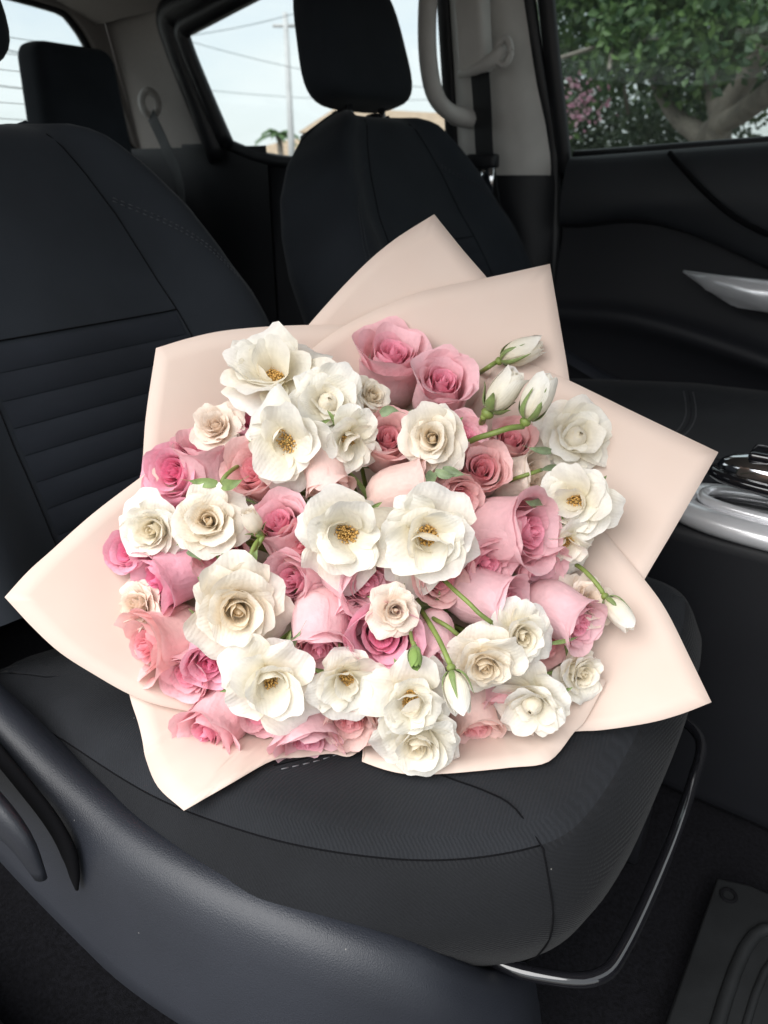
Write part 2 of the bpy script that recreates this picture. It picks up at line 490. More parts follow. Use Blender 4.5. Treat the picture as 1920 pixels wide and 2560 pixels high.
def build_seat(root_name, label):
    root = empty(root_name, (0, 0, 0))
    tag(root, label, 'car seat', 'front seats of the car')
    NL = 150
    loop = np.array(crom(OUT, NL, True))[:, :2]
    if np.sum(loop[:, 0] * np.roll(loop[:, 1], -1) - np.roll(loop[:, 0], -1) * loop[:, 1]) < 0:
        loop = loop[::-1]
    cen = np.array([-0.38, 0.49])
    # side rings: (inset, drop below the top edge)
    V, tagz = [], []
    rings = [(0.075, -0.178), (0.052, -0.168), (0.030, -0.142), (0.014, -0.112), (0.003, -0.078), (0.003, -0.050), (0.014, -0.026), (0.022, -0.0125), (0.0265, -0.0095), (0.031, -0.0075), (0.040, -0.0015), (0.055, 0.0), (0.075, 0.0015), (0.10, 0.002)]
    ring_loops = []
    for ins, dz in rings:
        q = inset_loop(loop, ins)
        front = smooth01((q[:, 0] + 0.30) / 0.2)
        z = cushion_z(q[:, 0], q[:, 1]) + dz
        zb = cushion_z(loop[:, 0], loop[:, 1])
        if dz < -0.03: z = zb + dz * (0.72 + 0.28 * front)
        ring_loops.append(np.column_stack([q, z]))
    last = ring_loops[-1][:, :2]
    for f in (0.85, 0.7, 0.55, 0.4, 0.25, 0.1):
        q = cen + (last - cen) * f
        ring_loops.append(np.column_stack([q, cushion_z(q[:, 0], q[:, 1]) + 0.002]))
    for r in ring_loops: V += list(r)
    F = grid_faces(NL, len(ring_loops), True)
    V.append((cen[0], cen[1], float(cushion_z(np.array([cen[0]]), np.array([cen[1]]))[0]) + 0.002))
    k = (len(ring_loops) - 1) * NL
    F += [(k + i, k + (i + 1) % NL, len(V) - 1) for i in range(NL)]
    top_at = 8 * NL
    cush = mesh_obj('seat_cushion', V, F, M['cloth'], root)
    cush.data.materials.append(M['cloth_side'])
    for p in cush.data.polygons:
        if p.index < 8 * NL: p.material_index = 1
    # welt seams, running along the ring where the top panel meets the border
    seam = [Vector(p) + Vector((0, 0, -0.0002)) for p in ring_loops[8]]
    def near_ring(x, y):
        d = [(p.x - x) ** 2 + (p.y - y) ** 2 for p in seam]
        return d.index(min(d))
    i0 = near_ring(-0.112, 0.352); ib = near_ring(-0.62, 0.24)
    stp = 1 if ((i0 - ib) % NL) < NL / 2 else -1
    run, k_ = [], ib
    while True:
        run.append(seam[k_])
        if k_ == i0: break
        k_ = (k_ + stp) % NL
    tube('seam', run, 0.0007, M['thread_dark'], cush, 5)
    def surf(ins, i):
        q = inset_loop(loop, ins)[i]
        return Vector((q[0], q[1], 0))
    # corner seam: from the top panel over the front corner and down
    cs = []
    for (x, y) in ((-0.27, 0.375), (-0.21, 0.370), (-0.17, 0.372), (-0.143, 0.368)):
        cs.append(Vector((x, y, float(cushion_z(np.array([x]), np.array([y]))[0]) + 0.0022)))
    for ri in (8, 7, 6, 5, 4, 3, 2, 1):
        cs.append(Vector(ring_loops[ri][i0]))
    tube('seam', crom(cs, 40), 0.0007, M['thread_dark'], cush, 5)
    # cross seam with two rows of stitches across the top panel
    def stitch_row(x_of_y, y0, y1, n, name='stitching', mat='thread', dz=0.0022):
        L_ = []
        for s in range(n):
            ya = y0 + (y1 - y0) * s / n; yb = ya + (y1 - y0) / n * 0.62
            P = []
            for yy in (ya, (ya + yb) / 2, yb):
                xx = x_of_y(yy)
                P.append(Vector((xx, yy, float(cushion_z(np.array([xx]), np.array([yy]))[0]) + dz)))
            L_.append((P, 0.0006))
        tag(many_tubes(name, L_, M[mat], cush, 4), kind='stuff')
    xs = lambda y: -0.262 + 0.05 * ((y - 0.49) / 0.2) ** 2 * -1
    gro = []
    for s in range(24):
        yy = 0.30 + 0.38 * s / 23; xx = xs(yy) - 0.008
        gro.append(Vector((xx, yy, float(cushion_z(np.array([xx]), np.array([yy]))[0]) + 0.0015)))
    tube('seam', gro, 0.0008, M['thread_dark'], cush, 5)
    stitch_row(xs, 0.30, 0.68, 46)
    stitch_row(lambda y: xs(y) - 0.017, 0.30, 0.68, 46)

    # backrest ---------------------------------------------------------
    BX, BZ, RECL = -0.655, -0.40, rad(25)
    upv = Vector((-math.sin(RECL), 0, math.cos(RECL)))
    nrm = Vector((math.cos(RECL), 0, math.sin(RECL)))
    H = 0.530
    half = lambda h: float(np.interp(h, [0, .1, .3, .5, .62, .74, .84, .92, .97, 1.0], [.262, .272, .282, .277, .262, .235, .196, .150, .110, .070]))
    NS, NH = 45, 44
    def bulge(s, h):
        bol = 0.045 * np.exp(-((abs(s) - 0.80) / 0.20) ** 2) * (0.25 + 0.75 * math.sin(min(1, max(0, (1 - h) / .75)) * 1.57)) * (1 if h < .97 else .5)
        edge = -0.085 * max(0, (abs(s) - 0.82) / 0.18) ** 2.4
        top = -0.06 * max(0, (h - 0.9) / 0.1) ** 2
        lum = 0.014 * math.sin(min(1, h / .6) * math.pi)
        return bol + edge + top + lum
    def bpt(s, h, off=0.0):
        y = SEAT_Y + s * half(h)
        return Vector((BX, y, BZ)) + upv * (h * H) + nrm * (bulge(s, h) + off)
    V = []
    for j in range(NH):
        h = (j / (NH - 1)) ** 0.92
        for i in range(NS):
            s = -1 + 2 * i / (NS - 1)
            V.append(bpt(s, h))
    F = grid_faces(NS, NH)
    # rear shell
    base = len(V)
    for j in range(NH):
        h = (j / (NH - 1)) ** 0.92
        for i in range(NS):
            s = -1 + 2 * i / (NS - 1)
            y = SEAT_Y + s * half(h)
            V.append(Vector((BX, y, BZ)) + upv * (h * H) + nrm * (-0.115 + 0.03 * abs(s) ** 3 + 0.04 * max(0, (h - .85) / .15) ** 2))
    F += [tuple(reversed(f)) for f in grid_faces(NS, NH, off=base)]
    for j in range(NH - 1):
        F.append((j * NS, (j + 1) * NS, base + (j + 1) * NS, base + j * NS))
        F.append((j * NS + NS - 1, base + j * NS + NS - 1, base + (j + 1) * NS + NS - 1, (j + 1) * NS + NS - 1))
    for i in range(NS - 1):
        F.append(((NH - 1) * NS + i, (NH - 1) * NS + i + 1, base + (NH - 1) * NS + i + 1, base + (NH - 1) * NS + i))
    back = mesh_obj('backrest', V, F, M['cloth_back'], root)
    # pleated centre panel: padded channels one above the other
    npl = 9
    for k in range(npl):
        h0, h1 = 0.00 + 0.055 * k, 0.00 + 0.055 * (k + 1)
        P = []
        for j in range(7):
            t = j / 6
            for i in range(15):
                s = (-1 + 2 * i / 14) * (0.50 - 0.05 * k / npl)
                hh = h0 + (h1 - h0) * (t * 0.97 + 0.015)
                P.append(bpt(s, hh, 0.0012 + 0.0026 * math.sin(t * math.pi) ** 0.7 * (1 - abs(i / 7 - 1) ** 8)))
        mesh_obj('pleat', P, grid_faces(15, 7), M['cloth_pleat'], back)
    # panel seams and twin top-stitching on the bolsters
    for sg in (-1, 1):
        tube('seam', [bpt(sg * (0.525 - 0.10 * h), h, 0.0005) for h in np.linspace(0.02, 0.93, 30)], 0.0008, M['thread_dark'], back, 5)
        for dd in (0.0, 0.012):
            rows = []
            for q in range(70):
                t = q / 70
                hh = 0.78 - 0.66 * t - dd * 0.6
                ss = 0.50 + 0.40 * (1 - math.exp(-t * 5.2)) - dd * 1.2
                t2 = t + 0.6 / 70
                hh2 = 0.78 - 0.66 * t2 - dd * 0.6
                ss2 = 0.50 + 0.40 * (1 - math.exp(-t2 * 5.2)) - dd * 1.2
                rows.append(([bpt(sg * ss, hh, 0.0006), bpt(sg * ss2, hh2, 0.0006)], 0.0005))
            tag(many_tubes('stitching', rows, M['thread_bolster'], back, 4), kind='stuff')
    tube('seam', [bpt(s, 0.503, 0.001) for s in np.linspace(-0.47, 0.47, 20)], 0.0009, M['thread_dark'], back, 5)

    # headrest ----------------------------------------------------------
    HC = Vector((BX, SEAT_Y, BZ)) + upv * (H + 0.150) + nrm * (-0.035)
    u2 = Vector((-math.sin(rad(14)), 0, math.cos(rad(14)))); n2 = Vector((math.cos(rad(14)), 0, math.sin(rad(14))))
    V, nseg, nst = [], 40, 20
    for j in range(nst):
        t = j / (nst - 1); ph = -math.pi / 2 + math.pi * t
        zz = 0.105 * math.copysign(abs(math.sin(ph)) ** 0.55, math.sin(ph))
        sc_ = max(0.02, math.cos(ph)) ** 0.38
        wy = (0.128 - 0.018 * (zz / 0.105 * .5 + .5)) * sc_
        wx = (0.056 - 0.014 * (zz / 0.105 * .5 + .5)) * sc_
        for k in range(nseg):
            a = 6.2832 * k / nseg
            cy = math.copysign(abs(math.cos(a)) ** 0.55, math.cos(a)); cx = math.copysign(abs(math.sin(a)) ** 0.7, math.sin(a))
            V.append(HC + Vector((0, 1, 0)) * wy * cy + n2 * (wx * cx) + u2 * zz)
    F = grid_faces(nseg, nst, True)
    F += [tuple(range(nseg - 1, -1, -1)), tuple((nst - 1) * nseg + k for k in range(nseg))]
    mesh_obj('headrest', V, F, M['cloth_back'], root)
    for sg in (-1, 1):
        p0 = HC + Vector((0, sg * 0.045, 0)) - u2 * 0.19; p1 = HC + Vector((0, sg * 0.045, 0)) - u2 * 0.06
        tube('headrest_post', [p0, p1], 0.0065, M['steel'], root, 10)
        tube('post_collar', [p0 + u2 * 0.022, p0 + u2 * 0.045], [0.016, 0.013], M['plastic'], root, 10)

    # plastic shield on the outboard side -------------------------------
    prof = [(0.026, -0.050), (0.016, -0.037), (0.004, -0.0325), (-0.008, -0.0375), (-0.017, -0.049), (-0.023, -0.066), (-0.028, -0.090), (-0.033, -0.118), (-0.037, -0.140), (-0.039, -0.157), (-0.033, -0.168), (-0.010, -0.170), (0.02, -0.165)]
    guide = crom([(-0.86, 0.185, 0.135), (-0.80, 0.190, 0.130), (-0.74, 0.195, 0.120), (-0.66, 0.200, 0.092), (-0.58, 0.206, 0.058), (-0.50, 0.210, 0.024), (-0.43, 0.212, 0.006), (-0.37, 0.213, 0.000), (-0.30, 0.222, -0.003), (-0.22, 0.244, -0.010), (-0.165, 0.272, -0.028), (-0.135, 0.302, -0.062), (-0.125, 0.335, -0.098), (-0.135, 0.375, -0.125)], 60)
    V = []
    for gi, g in enumerate(guide):
        tn = np.array(guide[min(gi + 1, 59)]) - np.array(guide[max(gi - 1, 0)])
        nx, ny = tn[1], -tn[0]
        ln = math.hypot(nx, ny) + 1e-9
        nx, ny = -nx / ln, -ny / ln       # towards the seat
        zt = -0.418 + g[2] - 0.012 * max(0, min(1, (-g[0] - .35) / .3))
        for (d, dz) in prof:
            V.append((g[0] + nx * d, g[1] + ny * d, zt + dz * (1.0 if dz > -0.1 else 1.0)))
    mesh_obj('side_shield', V, grid_faces(len(prof), len(guide)), M['shield'], root)
    # recliner lever
    lv = crom([(-0.66, 0.150, -0.415), (-0.56, 0.153, -0.420), (-0.485, 0.155, -0.428), (-0.445, 0.158, -0.446), (-0.430, 0.160, -0.482)], 18)
    tube('recliner_lever', lv, [0.030 - 0.022 * (i / 17) ** 1.8 for i in range(18)], M['shield'], root, 14, flat=0.45, up=(0, 1, 0))
    tube('lever_slot', crom([(-0.58, 0.190, -0.405), (-0.49, 0.187, -0.438), (-0.446, 0.185, -0.456), (-0.426, 0.183, -0.478), (-0.420, 0.179, -0.508)], 20), [0.009] * 15 + [0.008, 0.007, 0.006, 0.004, 0.002], M['thread_dark'], root, 10, flat=0.6, up=(0, 1, 0))  # black tube standing in for the shadowed gap beside the lever
    # slide bar under the front edge
    bar = crom([(-0.20, 0.335, -0.545), (-0.135, 0.340, -0.546), (-0.100, 0.350, -0.546), (-0.066, 0.372, -0.546), (-0.056, 0.41, -0.546), (-0.053, 0.52, -0.546), (-0.056, 0.62, -0.546), (-0.062, 0.675, -0.546), (-0.085, 0.70, -0.546), (-0.13, 0.71, -0.546), (-0.20, 0.71, -0.546)], 60)
    tube('slide_bar', bar, 0.0056, M['gloss'], root, 12)
    # seat base and rails
    box('seat_base', (-0.62, 0.29, -0.70), (-0.20, 0.70, -0.56), M['plastic'], root, 0.02, 3)
    for yy in (0.28, 0.68):
        box('seat_rail', (-0.72, yy, -0.765), (-0.10, yy + 0.035, -0.69), M['plastic'], root, 0.004)
    return root

M['thread_bolster'] = plain('bolster_thread', (0.055, 0.058, 0.065), 0.8)

seat_near = build_seat('passenger_seat', 'near black cloth car seat that the bouquet stands on')

def copy_tree(o, parent=None):
    c = o.copy()
    for k in list(c.keys()): pass
    COL.objects.link(c)
    c.parent = parent
    for ch in o.children: copy_tree(ch, c)
    return c
seat_far = copy_tree(seat_near)
seat_far.name = 'driver_seat'
seat_far.location = (0.02, 0.668, 0.045)
seat_far.scale = (1.0, 1.13, 1.0)
for ch in seat_near.children:
    if ch.name.startswith('headrest') or ch.name.startswith('post_collar'):
        ch.location = (-0.03, -0.018, 0.015)     # the near headrest is pulled further up
seat_far['label'] = 'far black cloth car seat by the closed door, behind the bouquet'
for ch in seat_far.children:
    if ch.name.startswith('headrest.') or ch.name.startswith('headrest_post'):
        ch.location = (0.020, 0.014, -0.028)
    if ch.name.startswith('side_shield') or ch.name.startswith('recliner') or ch.name.startswith('lever') or ch.name.startswith('slide'):
        ch.scale = (1, -1, 1)                     # outboard hardware sits on the other side
        ch.location = (0, 2 * SEAT_Y, 0)

# ------------------------------------------------------------------ rear seat
rear = empty('rear_seat', (-1.55, 0.85, -0.75))
tag(rear, 'black rear bench seat with a square headrest under the rear window', 'car seat')
def rel(root, pts): return [Vector(p) - root.location for p in pts]
V = []
for j in range(9):
    t = j / 8
    for i in range(25):
        y = 0.14 + 1.42 * i / 24
        x = -1.66 - 0.18 * t + 0.03 * math.sin(i / 24 * math.pi * 3) ** 2 - 0.05 * max(0, (t - .85) / .15) ** 2
        V.append(Vector((x, y, -0.42 + 0.47 * t - 0.10 * max(0, (abs(y - .85) - .52) / .19) ** 2)) - rear.location)
mesh_obj('backrest', V, grid_faces(25, 9), M['cloth_back'], rear)
box('bench_cushion', rel(rear, [(-1.72, 0.16, -0.62)])[0], rel(rear, [(-1.20, 1.54, -0.40)])[0], M['cloth_back'], rear, 0.05, 4)
for yy in (0.42, 1.262):
    bm = bmesh.new()
    box_bm(bm, (-0.045, -0.125, -0.13), (0.055, 0.125, 0.125), 0.032, 4)
    for v in bm.verts:
        if v.co.z > 0: v.co.y *= 1 - 0.28 * (v.co.z / 0.125) ** 2 * (0.5 + 0.5 * (v.co.y > 0))
    for v in bm.verts: v.co += Vector((-1.84, yy, 0.165)) - rear.location
    h = bm_obj('headrest', bm, M['cloth_back'], rear)
    for sg in (-1, 1):
        tube('headrest_post', rel(rear, [(-1.84, yy + sg * .05, -0.02), (-1.84, yy + sg * .05, 0.07)]), 0.006, M['steel'], rear, 8)

# ------------------------------------------------------------------ the cabin shell
cabin = empty('car_cabin', (-0.6, 0.85, -0.78))
tag(cabin, 'car cabin with grey roof lining, pale pillars and black window frames', 'car interior')
CL = cabin.location
def C_(pts): return [Vector(p) - CL for p in pts]
# far side wall: y leans in with height
def yw(z): return 1.60 - 0.22 * max(0.0, z) - 0.10 * max(0.0, z) ** 2
def ywi(z): return 1.60 - 0.27 * max(0.0, z)
def W3(x, z, inset=0.0): return Vector((x, yw(z) - inset, z))
# roof lining: a shallow vault over the whole cabin
V = []
nx, ny = 14, 26
for j in range(nx):
    x = -2.12 + 2.50 * j / (nx - 1)
    for i in range(ny):
        s = -1 + 2 * i / (ny - 1)
        y = 0.85 + s * 0.665
        z = 0.47 - 0.075 * abs(s) ** 4 - 0.015 * max(0, (-1.75 - x) / 0.37) ** 2 - 0.08 * max(0, (x + 0.1) / .48) ** 2
        V.append(Vector((x, y, z)) - CL)
mesh_obj('roof_lining', V, grid_faces(ny, nx), M['lining'], cabin)
V2 = [v + Vector((0, (0.03 if v.y > 0 else -0.03) * abs(v.y) / .66, 0.05)) for v in V]
mesh_obj('roof_skin', V2, grid_faces(ny, nx), M['car_paint'], cabin)

def band(name, a, b, mat, parent, thick, n=16, round_=0.012):
    """A trim strip between two rails of 3D points, bowed towards the cabin, with real thickness."""
    A = crom(a, n); B = crom(b, n)
    V, m_ = [], 9
    for i in range(n):
        pa, pb = Vector(A[i]), Vector(B[i])
        inn = Vector((0, -1, 0))
        for k in range(m_):
            t = k / (m_ - 1)
            V.append(pa.lerp(pb, t) + inn * (thick * (1 - abs(2 * t - 1) ** 4)) - CL)
    return mesh_obj(name, V, grid_faces(m_, n), mat, parent)

# B pillar: pale upper trim, black lower trim
band('pillar_trim', [(-0.905, yw(0.40), 0.44), (-0.905, yw(0.2), 0.2), (-0.91, yw(0.0), 0.0)], [(-0.765, yw(0.40), 0.44), (-0.715, yw(0.2), 0.2), (-0.678, yw(0.0), 0.0)], M['pillar'], cabin, 0.035)
band('pillar_lower_trim', [(-0.912, yw(0), 0.002), (-0.92, 1.60, -0.3), (-0.95, 1.60, -0.78)], [(-0.670, yw(0), 0.002), (-0.655, 1.60, -0.3), (-0.64, 1.60, -0.78)], M['plastic'], cabin, 0.045)
# raised belt guide cover on the pillar
bm = bmesh.new(); box_bm(bm, (-0.835, 1.43, 0.185), (-0.775, 1.475, 0.36), 0.012, 3)
for v in bm.verts: v.co.y -= 0.27 * (v.co.z - 0.25); v.co -= CL
bm_obj('belt_guide_cover', bm, M['pillar'], cabin)
# black frames of the doors' glass
def frame(name, path, w, mat=None):
    return tube(name, C_(crom(path, 26)), w, mat or M['frame_black'], cabin, 8, flat=0.6, up=(0, 1, 0))
frame('door_frame', [(-0.762, yw(0.40) + .005, 0.46), (-0.715, yw(0.2) + .005, 0.2), (-0.678, yw(0) + .005, 0.0), (-0.655, 1.60, -0.3), (-0.645, 1.60, -0.78)], 0.016)
frame('door_frame', [(-0.722, yw(0.40) + .012, 0.46), (-0.685, yw(0.2) + .012, 0.2), (-0.655, yw(0) + .012, 0.0)], 0.018)
frame('door_frame', [(-0.70, yw(0.38), 0.425), (-0.2, yw(0.38), 0.425), (0.3, yw(0.36), 0.36)], 0.022)
# rear side: C pillar lining between the rear window and the side glass
V = []
for j in range(16):
    t = j / 15; z = 0.07 + 0.38 * t
    for i in range(14):
        s = i / 13
        a = (-1.66 - 0.09 * t, yw(z) - 0.005)          # at the side glass
        c = (-2.05, 1.625 - 0.20 * max(0, z))     # at the rear glass
        x = a[0] + (c[0] - a[0]) * s; y = a[1] + (c[1] - a[1]) * s + 0.035 * math.sin(s * math.pi)
        V.append(Vector((x, y, z)) - CL)
mesh_obj('rear_pillar_lining', V, grid_faces(14, 16), M['lining'], cabin)
V = []
for j in range(8):
    z = -0.78 + 0.855 * j / 7
    for i in range(12):
        s = i / 11
        V.append(Vector((-1.50 - 0.60 * s, 1.592 - 0.03 * s, z)) - CL)
mesh_obj('rear_side_panel', V, grid_faces(12, 8), M['plastic'], cabin)
# rear door panel with its sill
slab('rear_door_panel', C_([(-0.90, 1.60, -0.78), (-0.90, 1.60, 0.000), (-1.25, 1.60, 0.020), (-1.52, 1.60, 0.040), (-1.66, 1.60, 0.085), (-1.85, 1.60, 0.085), (-1.85, 1.60, -0.78)]), (0, 1, 0), 0.05, M['door_dark'], cabin, 0.008)
frame('window_sill', [(-0.90, 1.595, 0.004), (-1.25, 1.595, 0.022), (-1.50, 1.595, 0.042), (-1.64, 1.590, 0.078)], 0.016, M['plastic'])
frame('window_frame', [(-1.64, 1.588, 0.072), (-1.675, yw(.2), 0.20), (-1.70, yw(.31), 0.31), (-1.69, yw(.345), 0.345), (-1.62, yw(.36), 0.362), (-1.2, yw(.42), 0.432), (-0.90, yw(.42), 0.436)], 0.026)
frame('window_frame', [(-1.68, 1.588, 0.040), (-1.72, yw(.2), 0.20), (-1.745, yw(.31), 0.32), (-1.735, yw(.36), 0.38), (-1.62, yw(.38), 0.40), (-1.2, yw(.42), 0.46)], 0.036)
frame('window_frame', [(-0.915, yw(0.4), 0.44), (-0.918, yw(.2), .2), (-0.920, yw(0), 0.0)], 0.018)
slab('rear_side_pane', C_([W3(-0.90, 0.0, -.012), W3(-1.25, 0.018, -.012), W3(-1.66, 0.06, -.012), W3(-1.71, 0.33, -.012), W3(-1.60, 0.38, -.012), W3(-0.90, 0.43, -.012)]), (0, 1, 0), 0.004, M['glass'], cabin)
# rear wall with a rounded window opening
RX = -2.06
win = crom([(0.18, 0.06), (0.17, 0.24), (0.25, 0.385), (0.36, 0.415), (0.85, 0.428), (1.34, 0.415), (1.455, 0.380), (1.53, 0.24), (1.578, 0.10), (1.55, 0.06), (0.85, 0.052), (0.25, 0.055)], 72, True)
outer = []
for k in range(72):
    a = math.atan2(win[k][1] - 0.2, win[k][0] - 0.85)
    c, s = math.cos(a), math.sin(a)
    q = min(0.80 / max(1e-6, abs(c)), (0.33 if s > 0 else 1.0) / max(1e-6, abs(s)))
    outer.append((0.85 + c * q, 0.2 + s * q))
V = [Vector((RX, y, z)) - CL for y, z in outer] + [Vector((RX + 0.012, y + (y - .85) * .02, z + (z - .2) * .02)) - CL for y, z in win] + [Vector((RX - 0.03, y, z)) - CL for y, z in win]
mesh_obj('rear_wall', V, grid_faces(72, 3, True), M['lining'], cabin)
tube('window_seal', C_([(RX - 0.01, y, z) for y, z in win] + [(RX - 0.01, *win[0])]), 0.010, M['frame_black'], cabin, 6)
rw = slab('rear_window_pane', C_([(RX - 0.022, y, z) for y, z in win]), (-1, 0, 0), 0.004, M['glass'], cabin)
for k in range(7):
    z = 0.10 + 0.038 * k
    mesh_obj('defroster_line', C_([(RX - 0.019, 0.24, z), (RX - 0.019, 1.46 - 0.02 * k, z), (RX - 0.019, 1.46 - 0.02 * k, z + 0.0016), (RX - 0.019, 0.24, z + 0.0016)]), [(0, 1, 2, 3)], M['defroster'], rw, False)
# near side: the open doorway's roof rail, pillar behind it and sill below
box('roof_rail', Vector((-2.1, 0.155, 0.36)) - CL, Vector((0.40, 0.225, 0.50)) - CL, M['lining'], cabin, 0.02, 3)
box('near_pillar', Vector((-1.02, 0.10, -0.80)) - CL, Vector((-0.90, 0.19, 0.42)) - CL, M['plastic'], cabin, 0.02, 3)
box('near_rear_door', Vector((-2.05, 0.10, -0.80)) - CL, Vector((-1.02, 0.16, 0.03)) - CL, M['door_dark'], cabin, 0.02, 3)
box('door_sill', Vector((-1.0, -0.02, -0.92)) - CL, Vector((0.7, 0.13, -0.70)) - CL, M['plastic'], cabin, 0.02, 3)
# grab handle on the far B pillar
gh = crom([(-0.832, 1.480, 0.345), (-0.856, 1.425, 0.342), (-0.868, 1.392, 0.322), (-0.870, 1.385, 0.27), (-0.868, 1.39, 0.20), (-0.862, 1.41, 0.145), (-0.850, 1.45, 0.118), (-0.832, 1.51, 0.108)], 30)
tube('grab_handle', C_(gh), [0.021 if 3 < i < 26 else 0.026 for i in range(30)], M['pillar'], cabin, 10, flat=0.75)
box('door_jamb', Vector((-0.72, 1.612, -0.80)) - CL, Vector((-0.58, 1.645, 0.02)) - CL, M['frame_black'], cabin, 0.006)  # added strip, blocks light leaking between the pillar and far door
# floor
V = []
for j in range(12):
    for i in range(20):
        x = -2.0 + 3.0 * i / 19; y = 0.12 + 1.46 * j / 11
        V.append(Vector((x, y, -0.775 + 0.05 * max(0, (x - .15) / .85) + 0.004 * math.sin(x * 13 + y * 7))) - CL)
mesh_obj('floor_carpet', V, grid_faces(20, 12), M['carpet'], cabin)
box('floor_pan', Vector((-2.1, 0.05, -0.90)) - CL, Vector((1.1, 1.65, -0.80)) - CL, M['plastic'], cabin, 0.01)
box('firewall', Vector((0.95, 0.05, -0.85)) - CL, Vector((1.05, 1.65, 0.02)) - CL, M['plastic'], cabin, 0.01)

# ------------------------------------------------------------------ far door
door = empty('far_door', (-0.20, 1.60, -0.78))
tag(door, 'closed black far door with silver pull handle and clear window', 'car door')
DL = door.location
def D_(pts): return [Vector(p) - DL for p in pts]
def sill_z(x): return 0.036 + 0.052 * (x + 0.62) * 0.9
def sheet(name, rows, mat, parent, base, n=30):
    """Loft through rails (each a list of points), smooth."""
    R_ = [crom(r, n) for r in rows]
    cols = [crom([R_[k][i] for k in range(len(rows))], 4 * len(rows)) for i in range(n)]
    V = [Vector(cols[i][k]) - base for i in range(n) for k in range(4 * len(rows))]
    return mesh_obj(name, V, grid_faces(4 * len(rows), n), mat, parent)
# upper pad under the glass
sheet('upper_panel', [
    [(-0.63, 1.60, sill_z(-0.63)), (-0.2, 1.60, sill_z(-0.2)), (0.45, 1.60, sill_z(0.45))],
    [(-0.63, 1.555, sill_z(-0.63) - 0.006), (-0.2, 1.548, sill_z(-0.2) - 0.004), (0.45, 1.54, sill_z(0.45) - 0.004)],
    [(-0.63, 1.535, -0.03), (-0.2, 1.525, -0.03), (0.45, 1.52, -0.03)],
    [(-0.63, 1.540, -0.085), (-0.33, 1.540, -0.10), (0.45, 1.53, -0.42)],
    [(-0.63, 1.570, -0.098), (-0.33, 1.570, -0.115), (0.45, 1.56, -0.44)]], M['door_soft'], door, DL)
sheet('lower_panel', [
    [(-0.63, 1.575, -0.08), (-0.33, 1.575, -0.09), (0.45, 1.57, -0.28)],
    [(-0.63, 1.560, -0.14), (-0.33, 1.555, -0.17), (0.45, 1.55, -0.42)],
    [(-0.63, 1.545, -0.235), (-0.33, 1.530, -0.25), (0.45, 1.52, -0.45)],
    [(-0.63, 1.525, -0.270), (-0.33, 1.500, -0.285), (0.45, 1.49, -0.48)],
    [(-0.63, 1.545, -0.36), (-0.33, 1.54, -0.38), (0.45, 1.53, -0.52)],
    [(-0.63, 1.57, -0.76), (-0.33, 1.57, -0.76), (0.45, 1.57, -0.76)]], M['door_dark'], door, DL)
tube('sill_strip', D_([(-0.63, 1.585, sill_z(-.63) + .004), (-0.4, 1.580, sill_z(-.4) + .004), (-0.2, 1.580, sill_z(-.2) + .004), (0.45, 1.575, sill_z(.45) + .004)]), 0.009, M['plastic_sheen'] if 'plastic_sheen' in M else M['plastic'], door, 8)
tube('panel_joint', D_(crom([(-0.425, 1.536, 0.040), (-0.40, 1.524, 0.020), (-0.34, 1.516, -0.03), (-0.27, 1.511, -0.075), (-0.18, 1.508, -0.105), (-0.05, 1.506, -0.118), (0.1, 1.506, -0.12)], 24)), 0.005, M['thread_dark'], door, 6)
slab('door_pane', D_([W3(-0.69, -0.02, -.02), W3(0.45, -0.0, -.02), W3(0.40, 0.30, -.02), W3(0.10, 0.43, -.02), W3(-0.74, 0.44, -.02)]), (0, 1, 0), 0.004, M['glass_dusty'], door)
slab('door_skin', D_([(-0.66, 1.66, -0.80), (-0.66, 1.66, 0.02), (0.5, 1.66, 0.04), (0.5, 1.66, -0.80)]), (0, 1, 0), 0.03, M['car_paint'], door, 0.008)
# silver pull: a tapered blade
bm = bmesh.new()
pts = [(-0.360, 1.480, -0.160), (-0.27, 1.462, -0.164), (-0.15, 1.455, -0.168), (0.05, 1.455, -0.172), (0.05, 1.455, -0.226), (-0.15, 1.455, -0.222), (-0.250, 1.462, -0.216), (-0.305, 1.470, -0.190)]
a_ = [bm.verts.new(Vector(p) - DL) for p in pts]; b2 = [bm.verts.new(Vector(p) + Vector((0, 0.022, 0)) - DL) for p in pts]
bm.faces.new(a_); bm.faces.new(list(reversed(b2)))
for i in range(len(pts)): bm.faces.new((a_[i], b2[i], b2[(i + 1) % len(pts)], a_[(i + 1) % len(pts)]))
bmesh.ops.bevel(bm, geom=[e for e in bm.edges], offset=0.006, segments=3, affect='EDGES')
bm_obj('pull_handle', bm, M['silver'], door)

# ------------------------------------------------------------------ belts
def belt(name, label, path, w, loc, group=None):
    root = empty(name, loc)
    tag(root, label, 'seat belt', 'seat belts')
    P = [Vector(p) for p in crom(path, 30)]
    V = []
    for i, p in enumerate(P):
        t = (P[min(i + 1, 29)] - P[max(i - 1, 0)]).normalized()
        sd = t.cross(Vector((0.25, 1, 0))).normalized()
        nn = sd.cross(t)
        for (a, b_) in ((-1, -.0008), (1, -.0008), (1, .0008), (-1, .0008)):
            V.append(p + sd * a * w + nn * b_ - Vector(loc))
    mesh_obj('webbing', V, grid_faces(4, 30, True), M['webbing'], root, False)
    return root
sb = belt('seat_belt', 'black seat belt hanging from its anchor on the pale door pillar', [(-0.800, 1.475, 0.185), (-0.795, 1.485, 0.12), (-0.790, 1.495, 0.04), (-0.775, 1.512, -0.06), (-0.752, 1.53, -0.16), (-0.72, 1.535, -0.30), (-0.70, 1.54, -0.45)], 0.024, (-0.80, 1.475, 0.0))
SL = sb.location
